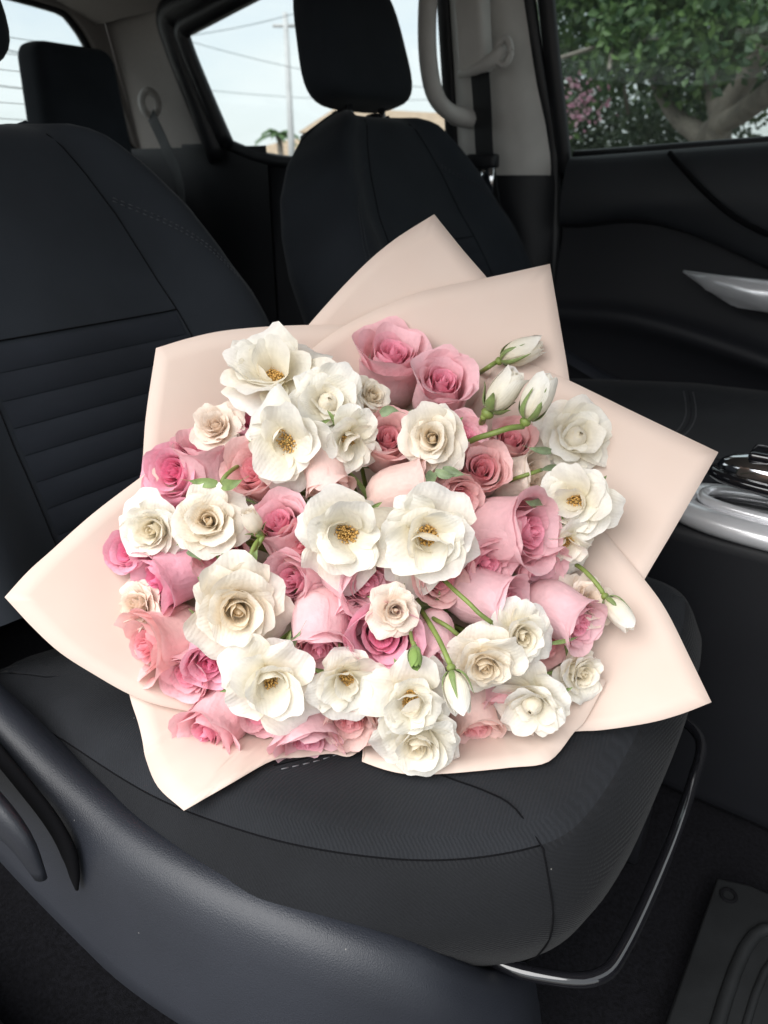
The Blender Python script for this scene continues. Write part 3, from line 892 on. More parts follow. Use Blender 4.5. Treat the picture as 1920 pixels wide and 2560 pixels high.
tube('belt_anchor', [Vector(p) - SL for p in ((-0.838, 1.462, 0.185), (-0.80, 1.452, 0.190), (-0.760, 1.450, 0.202), (-0.738, 1.452, 0.222))], [0.008, 0.011, 0.014, 0.012], M['pillar'], sb, 10)
V = []
for k in range(22):
    a = 6.2832 * k / 21
    V.append(Vector((-0.738 + 0.015 * math.cos(a), 1.450, 0.214 + 0.021 * math.sin(a))) - SL)
tube('anchor_loop', V, 0.007, M['pillar'], sb, 8)
box('belt_tongue', Vector((-0.822, 1.470, 0.015)) - SL, Vector((-0.755, 1.498, 0.042)) - SL, M['plastic'], sb, 0.006, 2)
box('tongue_plate', Vector((-0.785, 1.474, -0.032)) - SL, Vector((-0.757, 1.480, 0.016)) - SL, M['chrome'], sb, 0.001, 1)
rb = belt('seat_belt', 'black rear seat belt running down from a grey anchor behind the seats', [(-1.85, 1.505, 0.155), (-1.80, 1.50, 0.08), (-1.72, 1.47, -0.02), (-1.60, 1.36, -0.22), (-1.50, 1.30, -0.42)], 0.024, (-1.85, 1.46, 0.0))
SL = rb.location
V = []
for k in range(22):
    a = 6.2832 * k / 21
    V.append(Vector((-1.86 + 0.010 * math.cos(a), 1.515 + 0.020 * math.cos(a), 0.185 + 0.030 * math.sin(a))) - SL)
tube('anchor_loop', V, 0.010, M['silver_dull'] if 'silver_dull' in M else M['pillar'], rb, 8)

# ------------------------------------------------------------------ centre console
con = empty('centre_console', (-0.1, 0.86, -0.78))
tag(con, 'black centre console with silver ringed gear selector', 'console')
KL = con.location
bm = bmesh.new(); box_bm(bm, (-0.75, 0.828, -0.77), (0.55, 0.955, -0.375), 0.022, 4)
for v in bm.verts:
    if v.co.x < -0.2 and v.co.z > -0.5: v.co.z -= 0.0
    v.co -= KL
bm_obj('console_housing', bm, M['plastic'], con)
box('armrest_lid', Vector((-0.74, 0.832, -0.373)) - KL, Vector((-0.36, 0.95, -0.325)) - KL, M['door_soft'], con, 0.018, 4)
def ring_path(cx, cy, z, a, b_, n=40, e=0.75):
    P = []
    for k in range(n + 1):
        t = 6.2832 * k / n
        P.append(Vector((cx + a * math.copysign(abs(math.cos(t)) ** e, math.cos(t)), cy + b_ * math.copysign(abs(math.sin(t)) ** e, math.sin(t)), z)) - KL)
    return P
tube('selector_ring', ring_path(-0.02, 0.880, -0.364, 0.146, 0.052), 0.019, M['silver'], con, 14, flat=0.75)
tube('selector_ring', ring_path(-0.02, 0.880, -0.350, 0.122, 0.036), 0.0065, M['silver'], con, 10)
box('gate_plate', Vector((-0.135, 0.842, -0.374)) - KL, Vector((0.095, 0.918, -0.358)) - KL, M['gloss'], con, 0.004)
tube('selector_stalk', [Vector(p) - KL for p in ((0.0, 0.862, -0.36), (0.004, 0.862, -0.325))], 0.014, M['gloss'], con, 12)
V, nseg = [], 32
for j in range(12):
    t = j / 11; ph = -1.57 + 3.14 * t
    for k in range(nseg):
        a = 6.2832 * k / nseg; c_ = max(.02, math.cos(ph)) ** 0.6
        V.append(Vector((-0.035 + 0.098 * c_ * math.cos(a), 0.866 + 0.034 * c_ * math.sin(a), -0.305 + 0.024 * math.sin(ph))) - KL)
mesh_obj('selector_knob', V, grid_faces(nseg, 12, True), M['chrome'], con)
tube('knob_band', [p + Vector((0, 0, 0)) for p in ring_path(-0.035, 0.866, -0.312, 0.099, 0.035, 40, .95)], 0.0065, M['gloss'], con, 10)
box('knob_inlay', Vector((-0.10, 0.846, -0.288)) - KL, Vector((0.03, 0.886, -0.277)) - KL, M['gloss'], con, 0.005, 3)

# ------------------------------------------------------------------ floor mat
mat_o = empty('floor_mat', (0.16, 0.50, -0.76))
tag(mat_o, 'black ribbed rubber mat in the footwell in front of the seat', 'floor mat')
ML = mat_o.location
def mat_pt(u_, v_, h=0.0):
    """u across the car, v towards the bonnet."""
    return Vector((-0.025 + v_ * 0.55 + 0.01 * u_, 0.19 + u_ * 0.52, -0.752 + 0.02 * v_ + h)) - ML
bm = bmesh.new(); 
slab('mat_sheet', [mat_pt(0, .06), mat_pt(.02, .0), mat_pt(.98, .0), mat_pt(1, .06), mat_pt(1, 1), mat_pt(0, 1)], (0, 0, 1), 0.010, M['rubber'], mat_o, 0.003)
bm.free()
def rim(pts, r=0.006):
    tube('mat_rim', crom(pts, 40), r, M['rubber'], mat_o, 8)
rim([mat_pt(.06, 1, .010), mat_pt(.06, .5, .010), mat_pt(.07, .16, .010), mat_pt(.13, .085, .010), mat_pt(.5, .075, .010), mat_pt(.85, .085, .010), mat_pt(.93, .16, .010), mat_pt(.945, .3, .010), mat_pt(.945, 1, .010)], .007)
rim([mat_pt(.10, 1, .010), mat_pt(.10, .5, .010), mat_pt(.11, .20, .010), mat_pt(.17, .125, .010), mat_pt(.5, .115, .010), mat_pt(.82, .125, .010), mat_pt(.89, .20, .010), mat_pt(.905, .3, .010), mat_pt(.905, 1, .010)], .004)
for k in range(9):
    u_ = .18 + .08 * k
    tube('mat_rib', [mat_pt(u_, .16, .009), mat_pt(u_, .19, .0125), mat_pt(u_, .92, .0135), mat_pt(u_, .96, .009)], 0.0075, M['rubber'], mat_o, 8)
tube('mat_eyelet', [mat_pt(.945 + .016 * math.cos(a), .03 + .014 * math.sin(a), .0105) for a in np.linspace(0, 6.2832, 17)], 0.0022, M['thread_dark'], mat_o, 6)
# ------------------------------------------------------------------ outside
GZ = -1.30
M['ground'] = plain('road_ground', (0.16, 0.15, 0.135), 0.95, var=0.3, scale=3.0, bump=0.4, bump_scale=60, bump_dist=0.01)
M['bark'] = plain('pale_bark', (0.20, 0.175, 0.15), 0.85, var=0.35, scale=9, bump=0.6, bump_scale=40, bump_dist=0.01)
M['foliage'] = None
def foliage_mat(name, c1, c2, trans=0.3):
    m, N, L, b = new_mat(name)
    oi = N.new('ShaderNodeAttribute'); oi.attribute_name = 'shade'
    mx = N.new('ShaderNodeMixRGB'); mx.inputs['Color1'].default_value = (*c1, 1); mx.inputs['Color2'].default_value = (*c2, 1)
    L.new(oi.outputs['Fac'], mx.inputs['Fac']); L.new(mx.outputs[0], b.inputs['Base Color'])
    b.inputs['Roughness'].default_value = 0.45
    t = N.new('ShaderNodeBsdfTranslucent'); L.new(mx.outputs[0], t.inputs['Color'])
    ms = N.new('ShaderNodeMixShader'); ms.inputs['Fac'].default_value = trans
    L.new(b.outputs[0], ms.inputs[1]); L.new(t.outputs[0], ms.inputs[2]); L.new(ms.outputs[0], N['Material Output'].inputs['Surface'])
    return m
M['foliage'] = foliage_mat('tree_leaves', (0.040, 0.085, 0.040), (0.15, 0.25, 0.08))
M['foliage2'] = foliage_mat('bush_leaves', (0.045, 0.080, 0.040), (0.11, 0.15, 0.08))
M['blossom'] = foliage_mat('pink_blossom', (0.48, 0.22, 0.32), (0.60, 0.40, 0.46), 0.4)
V = [(-400, -400, GZ), (400, -400, GZ), (400, 400, GZ), (-400, 400, GZ)]
tag(mesh_obj('ground', V, [(0, 1, 2, 3)], M['ground'], None, False), kind='structure')

def leaves(name, mat, parent, centres, n, size, rng, squash=1.0):
    """Leaf-sized folded faces through a set of clumps (centre, radius)."""
    V, F, S = [], [], []
    wts = [r ** 2 for _, r in centres]
    for i in range(n):
        c, r = rng.choices(centres, wts)[0]
        d = Vector((rng.gauss(0, 1), rng.gauss(0, 1), rng.gauss(0, 1) * squash)).normalized() * r * rng.random() ** 0.4
        p = Vector(c) + d
        a = Vector((rng.gauss(0, 1), rng.gauss(0, 1), rng.gauss(-.3, 1))).normalized()
        b_ = a.orthogonal().normalized()
        b_ = (b_ * math.cos(i) + a.cross(b_) * math.sin(i)).normalized()
        nn = a.cross(b_)
        s = size * rng.uniform(.6, 1.3); k = len(V)
        V += [p, p + a * s * .5 + b_ * s * .32 + nn * s * .1, p + a * s, p + a * s * .5 - b_ * s * .32 + nn * s * .1]
        F += [(k, k + 1, k + 2), (k, k + 2, k + 3)]
        sh = min(1, max(0, rng.random() ** 1.6)); S += [sh] * 4
    return mesh_obj(name, V, F, mat, parent, False, {'shade': S})

def at(px, py, dist):
    """Where a line of sight is dist metres away on level ground."""
    d = ray(px, py)
    return d * (dist / math.hypot(d.x, d.y))

# the tree across the street
tb = at(1850, 430, 7.0); tb.z = GZ
tree = empty('shade_tree', tb)
tag(tree, 'leafy green tree with pale branching trunk outside the door window', 'tree')
rng = random.Random(5)
def Tw(px, py, dist): return at(px, py, dist) - tb
fork = Tw(1800, 400, 6.0)
tube('trunk', crom([Vector((0.05, 0, 0)), Vector((0.0, 0, 0.7)), fork], 10), [0.24, 0.22, 0.21, 0.2, 0.2, 0.19, 0.18, 0.18, 0.17, 0.17], M['bark'], tree, 10)
for pts, r0, r1 in (([fork, Tw(1800, 310, 5.9), Tw(1860, 200, 5.8), Tw(1930, 90, 5.7), Tw(2010, -60, 5.7)], .09, .06),
                    ([fork, Tw(1770, 335, 6.0), Tw(1850, 285, 5.7), Tw(1930, 225, 5.4), Tw(2060, 120, 5.0)], .08, .06),
                    ([fork, Tw(1740, 330, 6.1), Tw(1690, 290, 6.3), Tw(1640, 200, 6.5), Tw(1600, 60, 6.6)], .08, .04),
                    ([Tw(1800, 310, 5.9), Tw(1780, 220, 6.1), Tw(1740, 110, 6.3), Tw(1720, -40, 6.4)], .07, .03)):
    n = 16
    tube('branch', crom(pts, n), [r0 + (r1 - r0) * i / (n - 1) for i in range(n)], M['bark'], tree, 8)
cl = []
for px in range(1400, 2300, 85):
    for py in range(-420, 300, 85):
        if (py > 230 and px > 1560) or (px < 1500 and py > 190): continue
        dd = rng.uniform(5.6, 7.8)
        cl.append((Tw(px + rng.uniform(-40, 40), py + rng.uniform(-40, 40), dd), rng.uniform(.22, .42)))
for px in range(1560, 2150, 70):                 # leaf clumps hanging in front of the limbs
    for py in (-60, 20, 90, 150, 205):
        if rng.random() < 0.45: cl.append((Tw(px + rng.uniform(-35, 35), py + rng.uniform(-30, 30), rng.uniform(4.9, 5.4)), rng.uniform(.10, .20)))
leaves('crown', M['foliage'], tree, cl, 40000, 0.068, rng)
twigs = []
for k in range(46):
    c0, r0_ = cl[rng.randrange(len(cl))]
    a0 = Vector(c0); dv_ = Vector((rng.gauss(0, 1), rng.gauss(0, 1), rng.gauss(.2, .6))).normalized()
    twigs.append(([a0 - dv_ * .45, a0 + Vector((0, 0, .04)), a0 + dv_ * .4], 0.012))
tag(many_tubes('twigs', twigs, M['bark'], tree, 5), kind='stuff')

# flowering bush low behind it
bb = at(1470, 430, 8.0); bb.z = GZ
bush = empty('flowering_bush', bb)
tag(bush, 'grey green bush with pink blossom low behind the door window', 'bush')
cl = [(at(px + rng.uniform(-25, 25), py + rng.uniform(-20, 20), rng.uniform(8.0, 9.4)) - bb, rng.uniform(.22, .38)) for px in range(1330, 1860, 50) for py in (270, 310, 360, 420, 500)]
leaves('foliage', M['foliage2'], bush, cl, 8000, 0.075, rng)
cl2 = [(at(px + rng.uniform(-25, 25), py + rng.uniform(-15, 15), rng.uniform(5.2, 5.5)) - bb, .10) for px in (1405, 1430, 1460, 1490) for py in (225, 255, 285)]
leaves('blossom', M['blossom'], bush, cl2, 130, 0.040, rng)
tube('stem', [Vector((0, 0, 0)), Vector((0.02, 0, .5)), Vector((0.1, .05, 1.1))], [.05, .04, .02], M['bark'], bush, 7)

# a low house behind the rear door window
M['render_wall'] = plain('house_wall', (0.55, 0.47, 0.36), 0.9, var=0.1, scale=1.5)
M['roof_tile'] = plain('house_roof', (0.40, 0.30, 0.21), 0.9, var=0.2, scale=5)
hb = at(1130, 440, 24.0); hb.z = GZ
house = empty('house', hb)
tag(house, 'low tan house with a shallow roof beyond the far seat', 'house')
dirv = Vector((CR.x, CR.y, 0)).normalized(); dep = Vector((FH.x, FH.y, 0)).normalized()
def Hh(a, d, z): return dirv * a + dep * d + Vector((0, 0, z))
slab('wall', [Hh(-4.0, 0, 0), Hh(3.0, 0, 0), Hh(3.0, 6, 0), Hh(-4.0, 6, 0)], (0, 0, 1), 2.45, M['render_wall'], house)
bm = bmesh.new()
vs = [bm.verts.new(Hh(*p)) for p in ((-4.5, -.6, 2.45), (3.5, -.6, 2.30), (3.5, 6.6, 2.30), (-4.5, 6.6, 2.45), (-3.6, 3, 3.35), (2.4, 3, 3.05))]
for f in ((0, 1, 5, 4), (1, 2, 5), (2, 3, 4, 5), (3, 0, 4), (3, 2, 1, 0)): bm.faces.new([vs[i] for i in f])
bm_obj('roof', bm, M['roof_tile'], house, False)
for a in (-2.4, 0.6):
    wq = slab('window', [Hh(a, -.04, 1.0), Hh(a + 1.2, -.04, 1.0), Hh(a + 1.2, -.04, 2.0), Hh(a, -.04, 2.0)], dep, 0.03, M['frame_black'], house)
# second roof, and a palm, far left
hb2 = at(640, 420, 34.0); hb2.z = GZ
house2 = empty('house', hb2)
tag(house2, 'distant tan house beside the pole at the lower corner of the rear side window', 'house')
slab('wall', [Hh(-2, 0, 0), Hh(4, 0, 0), Hh(4, 5, 0), Hh(-2, 5, 0)], (0, 0, 1), 1.7, M['render_wall'], house2)
bm = bmesh.new()
vs = [bm.verts.new(Hh(*p)) for p in ((-2.5, -.5, 1.7), (4.5, -.5, 1.7), (4.5, 5.5, 1.7), (-2.5, 5.5, 1.7), (1.2, 2.5, 2.8), (3.0, 2.5, 2.8))]
for f in ((0, 1, 5, 4), (1, 2, 5), (2, 3, 4, 5), (3, 0, 4), (3, 2, 1, 0)): bm.faces.new([vs[i] for i in f])
bm_obj('roof', bm, M['roof_tile'], house2, False)
pb = at(700, 420, 30.0); pb.z = GZ
palm = empty('palm_tree', pb)
tag(palm, 'small dark palm top just above the far seat edge', 'palm')
tube('trunk', [Vector((0, 0, 0)), Vector((.1, 0, 1.6)), Vector((.05, 0, 2.65))], [.14, .11, .10], M['bark'], palm, 8)
V, F, S = [], [], []
for k in range(16):
    a = k * 2.4; el = 0.2 + 0.7 * ((k * 7) % 16) / 16
    P = [Vector((0, 0, 2.65)) + Vector((math.cos(a) * math.cos(el), math.sin(a) * math.cos(el), math.sin(el))) * (0.95 * t) - Vector((0, 0, .55 * t * t)) for t in np.linspace(0, 1, 7)]
    for i, p in enumerate(P):
        sd = Vector((-math.sin(a), math.cos(a), 0)) * (.13 * math.sin(min(1, i / 6 + .15) * 3.0) + .01)
        V += [p - sd - Vector((0, 0, .05)), p, p + sd - Vector((0, 0, .05))]; S += [.3, .6, .3]
    o_ = k * 21
    for i in range(6):
        F += [(o_ + i * 3, o_ + i * 3 + 1, o_ + i * 3 + 4, o_ + i * 3 + 3), (o_ + i * 3 + 1, o_ + i * 3 + 2, o_ + i * 3 + 5, o_ + i * 3 + 4)]
mesh_obj('crown', V, F, M['foliage'], palm, True, {'shade': S})

# utility poles and wires
M['pole'] = plain('pole_concrete', (0.5, 0.5, 0.5), 0.9, var=0.1, scale=4)
M['wire'] = plain('overhead_wire', (0.10, 0.11, 0.12), 0.6)
pp = at(732, 430, 20.0); pp.z = GZ
pole = empty('utility_pole', pp)
tag(pole, 'slim grey utility pole standing against the sky beside the headrest', 'pole')
top = at(732, 32, 20.0).z - GZ
tube('pole_shaft', [Vector((0, 0, 0)), Vector((0, 0, top))], [.10, .06], M['pole'], pole, 10)
tube('cross_arm', [Vector((0, 0, top - .25)) - dirv * .3, Vector((0, 0, top - .25)) + dirv * .3], .04, M['pole'], pole, 6)
def wire(label, a, b_, sag, r):
    P = [Vector(a).lerp(Vector(b_), t) - Vector((0, 0, sag * 4 * t * (1 - t))) for t in np.linspace(0, 1, 24)]
    o = tube('power_line', P, r, M['wire'], None, 5)
    tag(o, label, 'wire', 'overhead wires against the sky')
wire('overhead wire slanting down behind the side window, upper one', at(430, 90, 19), at(1300, 225, 22), .3, .007)
wire('overhead wire running level behind the side window, lower one', at(430, 215, 22), at(1300, 238, 22), .2, .007)
wire('overhead wire crossing the top of the side window', at(420, 95, 17), at(1000, -70, 20), .2, .007)
wire('thick overhead wire slanting across the rear window', at(-300, 20, 16), at(430, 160, 18), .3, .012)
wire('overhead wire low across the rear window', at(-300, 150, 17), at(430, 205, 18), .3, .010)
# ------------------------------------------------------------------ flower parts

def petal_data(R, L, W, e, r0=0.05, z0=0.0, phi=0.0, c=1.0, rcmin=0.2, curl=0.0, curl0=0.7, k=0.35, q=2.4, roll=0.0,
               ruffle=0.05, skew=0.0, point=0.0, wb=0.3, depth=0.0, rng=None, nu=15, nv=9, flatc=None, fold=0.0):
    """One petal in the rose's own frame (axis +Z), sizes in units of R. e = elevation of the midrib at base, middle and tip."""
    rng = rng or random
    S = 41
    vs = np.linspace(0, 1, S)
    e0, e1, e2 = [math.radians(x) for x in e]
    E = e0 * (2 * (vs - .5) * (vs - 1)) + e1 * (4 * vs * (1 - vs)) + e2 * (2 * vs * (vs - .5))
    E = E - math.radians(curl) * np.clip((vs - curl0) / (1 - curl0), 0, 1) ** 1.5
    dr = np.cos(E) * L / (S - 1); dz = np.sin(E) * L / (S - 1)
    r = r0 + np.concatenate([[0], np.cumsum(dr[:-1])]); z = z0 + np.concatenate([[0], np.cumsum(dz[:-1])])
    u = np.sin(np.linspace(-1, 1, nu) * math.pi / 2) * 0.35 + np.linspace(-1, 1, nu) * 0.65
    v = np.linspace(0, 1, nv) ** 0.9
    U, V = np.meshgrid(u, v)
    p1, p2, p3 = [rng.uniform(0, 6.28) for _ in range(3)]
    top = 1 - k * np.abs(U) ** q + point * np.exp(-(U / 0.16) ** 2) + ruffle * 0.5 * (np.sin(U * 5.5 + p1) * 0.6 + np.sin(U * 9 + p2) * 0.3)
    top = np.minimum(top, 1.06)
    Vp = V * top
    Vc = np.clip(Vp, 0, 1)
    rr = np.interp(Vc, vs, r); zz = np.interp(Vc, vs, z); EE = np.interp(Vc, vs, E)
    over = np.maximum(Vp - 1, 0) * L
    rr = rr + np.cos(EE) * over; zz = zz + np.sin(EE) * over
    w = W * (wb + (1 - wb) * np.sin(np.pi / 2 * np.minimum(1, Vp / 0.62)))
    Rc = np.full_like(w, flatc) if flatc else np.maximum(rcmin, c * rr)
    al = np.clip(U * w / Rc, -2.7, 2.7)
    lat = Rc * np.sin(al); nd = Rc * (1 - np.cos(al))
    g = smooth01((Vp - 0.25) / 0.6)
    nd = nd - roll * np.abs(U) ** 3 * W * g
    nd = nd + ruffle * W * g * (0.25 + np.abs(U) ** 2) * (np.sin(U * 4.3 + Vp * 2 + p1) * 0.7 + np.sin(U * 8.7 + p2) * 0.45 + np.sin(Vp * 9 + U * 3 + p3) * 0.25)
    nd = nd + skew * U * W + fold * W * np.exp(-(U / 0.12) ** 2) * g
    rd = rr - np.sin(EE) * nd; zd = zz + np.cos(EE) * nd
    cx, sx = math.cos(phi), math.sin(phi)
    X = (rd * cx - lat * sx) * R; Y = (rd * sx + lat * cx) * R; Z = zd * R
    verts = np.stack([X.ravel(), Y.ravel(), Z.ravel()], 1)
    edge = np.maximum(np.abs(U), np.clip(Vp / np.maximum(top, .01), 0, 1))
    return verts, grid_faces(nu, nv), {'vp': np.clip(Vp, 0, 1).ravel(), 'edge': edge.ravel(), 'depth': np.full(Vp.size, depth), 'across': (U * (0.35 + 0.65 * V)).ravel()}

def add_petal(root, mat, R, **kw):
    v, f, a = petal_data(R, **kw)
    return mesh_obj('petal', v, f, mat, root, True, a)

def add_core(root, mat, R, r, z0, z1, rng):
    """The innermost petals, still furled into a small twisted cone."""
    V, seg, n = [], 10, 7
    for j in range(n):
        t = j / (n - 1)
        rr = r * (1 - t ** 2.2) ** 0.6 * (0.7 + 0.3 * math.sin(t * 3.1)) + 0.002
        for k in range(seg):
            a = 6.2832 * k / seg + t * 1.2
            q = rr * (1 + 0.28 * (k / seg - .5))
            V.append((q * R * math.cos(a), q * R * math.sin(a), (z0 + (z1 - z0) * t + 0.10 * r * (k / seg)) * R))
    m = len(V)
    return mesh_obj('petal', V, grid_faces(seg, n, True), mat, root, True, {'vp': [0.8] * m, 'edge': [0.2] * m, 'depth': [0.9] * m, 'across': [0.0] * m})

def petals_hybrid(root, mat, R, rng, openness=0.4, hi=1.0):
    """High-centred florist rose: tight spiral inside a tall goblet, outer petals turned back. Height about 2.1 R."""
    G = 2.399963
    phi = rng.uniform(0, 6.28)
    H = 1.95 * hi
    add_core(root, mat, R, 0.10, H * 0.40, H * 0.875, rng)
    for i in range(9):                                   # the rolled heart
        t = i / 8
        r0 = 0.055 + 0.22 * t ** 1.1
        add_petal(root, mat, R, L=H * (0.42 + 0.05 * t), W=max(.09, r0 * rng.uniform(1.6, 2.1)), e=(92, 90, 128 - 46 * min(1, t * 1.6)), r0=r0, z0=H * (0.43 - 0.11 * t) + rng.uniform(-.03, .03), phi=phi,
                  c=1.08, rcmin=r0 * 0.9, k=0.22, q=2.5, ruffle=0.03, skew=0.14 + 0.05 * t, wb=0.8, roll=0.02 + 0.10 * t, depth=1.0 - 0.25 * t, rng=rng, nu=13, nv=6, curl=12 + 34 * t, curl0=0.7)
        phi += G
    for i in range(5):                                   # the goblet
        t = i / 4
        rb = 0.36 + 0.34 * t
        add_petal(root, mat, R, L=(1.0 + rb * 0.5 + 0.55) * hi * (1.02 - 0.03 * t), W=rb * 1.35, e=(8 + 6 * t, 98 - 4 * t, 99 - (18 + 20 * openness) * t), r0=0.10, z0=0.02, phi=phi, c=1.03,
                  rcmin=0.25, k=0.25, q=2.6, ruffle=0.035, skew=0.07, wb=0.35, roll=0.04 + 0.10 * t, curl=20 + 45 * t, curl0=0.82, depth=0.55 * (1 - t) ** 1.3, point=0.03, rng=rng)
        phi += G + rng.uniform(-.25, .25)
    openness *= 0.6
    n = 4
    for i in range(n):                                   # guard petals turned back at the lip
        t = i / (n - 1)
        add_petal(root, mat, R, L=(1.98 - 0.08 * t) * hi, W=1.12 * rng.uniform(.92, 1.08), e=(6, 93 - 17 * openness * (0.4 + t), 80 - 50 * openness * (0.5 + 0.5 * t)), r0=0.12, z0=0.0, phi=phi, c=1.04,
                  rcmin=0.3, k=0.20, q=2.7, ruffle=0.022, skew=0.05, wb=0.30, roll=0.05 + 0.10 * openness, curl=25 + 50 * rng.random(), curl0=0.74, depth=0.0, point=0.06 * rng.random(), rng=rng, fold=0.02)
        phi += G + rng.uniform(-.3, .3)

def stamens(root, R, rng, z0, spread=0.30, n=110):
    dv = [(0, 0, (z0 + .05) * R)] + [(spread * .62 * R * math.cos(6.2832 * k / 12), spread * .62 * R * math.sin(6.2832 * k / 12), (z0 - .02) * R) for k in range(12)]
    mesh_obj('flower_disc', dv, [(0, k + 1, (k + 1) % 12 + 1) for k in range(12)], M['disc'], root)
    V, F = [], []
    for i in range(n):
        rr = spread * math.sqrt((i + .5) / n); a = i * 2.399963
        bx, by = rr * 0.5 * math.cos(a), rr * 0.5 * math.sin(a)
        tx, ty = rr * math.cos(a) + rng.uniform(-.02, .02), rr * math.sin(a) + rng.uniform(-.02, .02)
        tz = z0 + 0.13 + rng.uniform(-.03, .05)
        p = [Vector((bx, by, z0 - .03)) * R, Vector(((bx + tx) / 2, (by + ty) / 2, z0 + .09)) * R, Vector((tx, ty, tz)) * R]
        v, f = tube_data(p, [0.010 * R, 0.010 * R, 0.010 * R], 3, False)
        k = len(V); V += v; F += [tuple(j + k for j in q) for q in f]
        # anther: small lump
        c = Vector((tx, ty, tz)) * R; s = 0.026 * R * rng.uniform(.7, 1.3); k = len(V)
        d = Vector((rng.uniform(-1, 1), rng.uniform(-1, 1), rng.uniform(-.4, .6))).normalized()
        o1 = d.orthogonal().normalized(); o2 = d.cross(o1)
        V += [c + d * s * 1.5, c - d * s * 1.5, c + o1 * s, c + o2 * s, c - o1 * s, c - o2 * s]
        F += [tuple(k + j for j in q) for q in ((0, 2, 3), (0, 3, 4), (0, 4, 5), (0, 5, 2), (1, 3, 2), (1, 4, 3), (1, 5, 4), (1, 2, 5))]
    tag(mesh_obj('stamens', V, F, M['anther'], root), kind='stuff')

def petals_open(root, mat, R, rng, cup=0.5, inner=3):
    """Blown-open spray rose: loose tiers of broad petals, a few small ones leaning over golden stamens."""
    phi = rng.uniform(0, 6.28)
    lean = rng.uniform(0, 6.28)
    for tier, (n, L, W, e, rc, curl) in enumerate((
            (5, 1.06, 0.68, (26, 14, -8), 1.4, 30),
            (5, 0.94, 0.62, (50, 34, 14), 0.80, 26),
            (4, 0.80, 0.50, (56, 50, 44 + 18 * cup), 0.52, 14))):
        n = n + rng.choice((-1, 0, 0, 1))
        for i in range(n):
            az = phi + i * 6.2832 / n + rng.uniform(-.34, .34)
            sway = rng.uniform(-17, 17)
            up_ = 16 * math.cos(az - lean)
            ee = tuple(x + rng.uniform(-9, 9) + up_ + sway for x in e)
            add_petal(root, mat, R, L=L * rng.uniform(.70, 1.15), W=W * rng.uniform(.72, 1.12), e=ee, r0=0.07, z0=0.04 * tier, phi=az,
                      flatc=rc * rng.uniform(.65, 1.3), k=rng.uniform(.24, .38), q=rng.uniform(2.1, 2.8), ruffle=rng.uniform(.08, .20), skew=rng.uniform(-.22, .26), wb=0.28, roll=rng.uniform(-.05, .30), curl=curl * rng.uniform(-.4, 2.4), curl0=rng.uniform(.6, .8),
                      depth=0.12 * tier, rng=rng, point=0.10 * rng.random() ** 2, fold=rng.uniform(-.05, .05))
        phi += 0.6 + rng.uniform(-.15, .15)
    stamens(root, R, rng, 0.10, rng.uniform(.22, .31), rng.choice((70, 90, 115)))
    inner = rng.choice((2, 3, 4, 5))
    side = rng.uniform(0, 6.28)
    for i in range(inner):
        add_petal(root, mat, R, L=rng.uniform(.42, .60), W=rng.uniform(.22, .34), e=(62, 78 + rng.uniform(0, 20), 92 + rng.uniform(-25, 35)), r0=0.22, z0=0.08, phi=side + i * 0.75 + rng.uniform(-.2, .2),
                  flatc=0.26, k=0.28, q=2.3, ruffle=0.10, skew=rng.uniform(-.2, .2), wb=0.35, roll=rng.uniform(0, .2), depth=0.35, rng=rng, nu=11, nv=8, curl=rng.uniform(-20, 40))

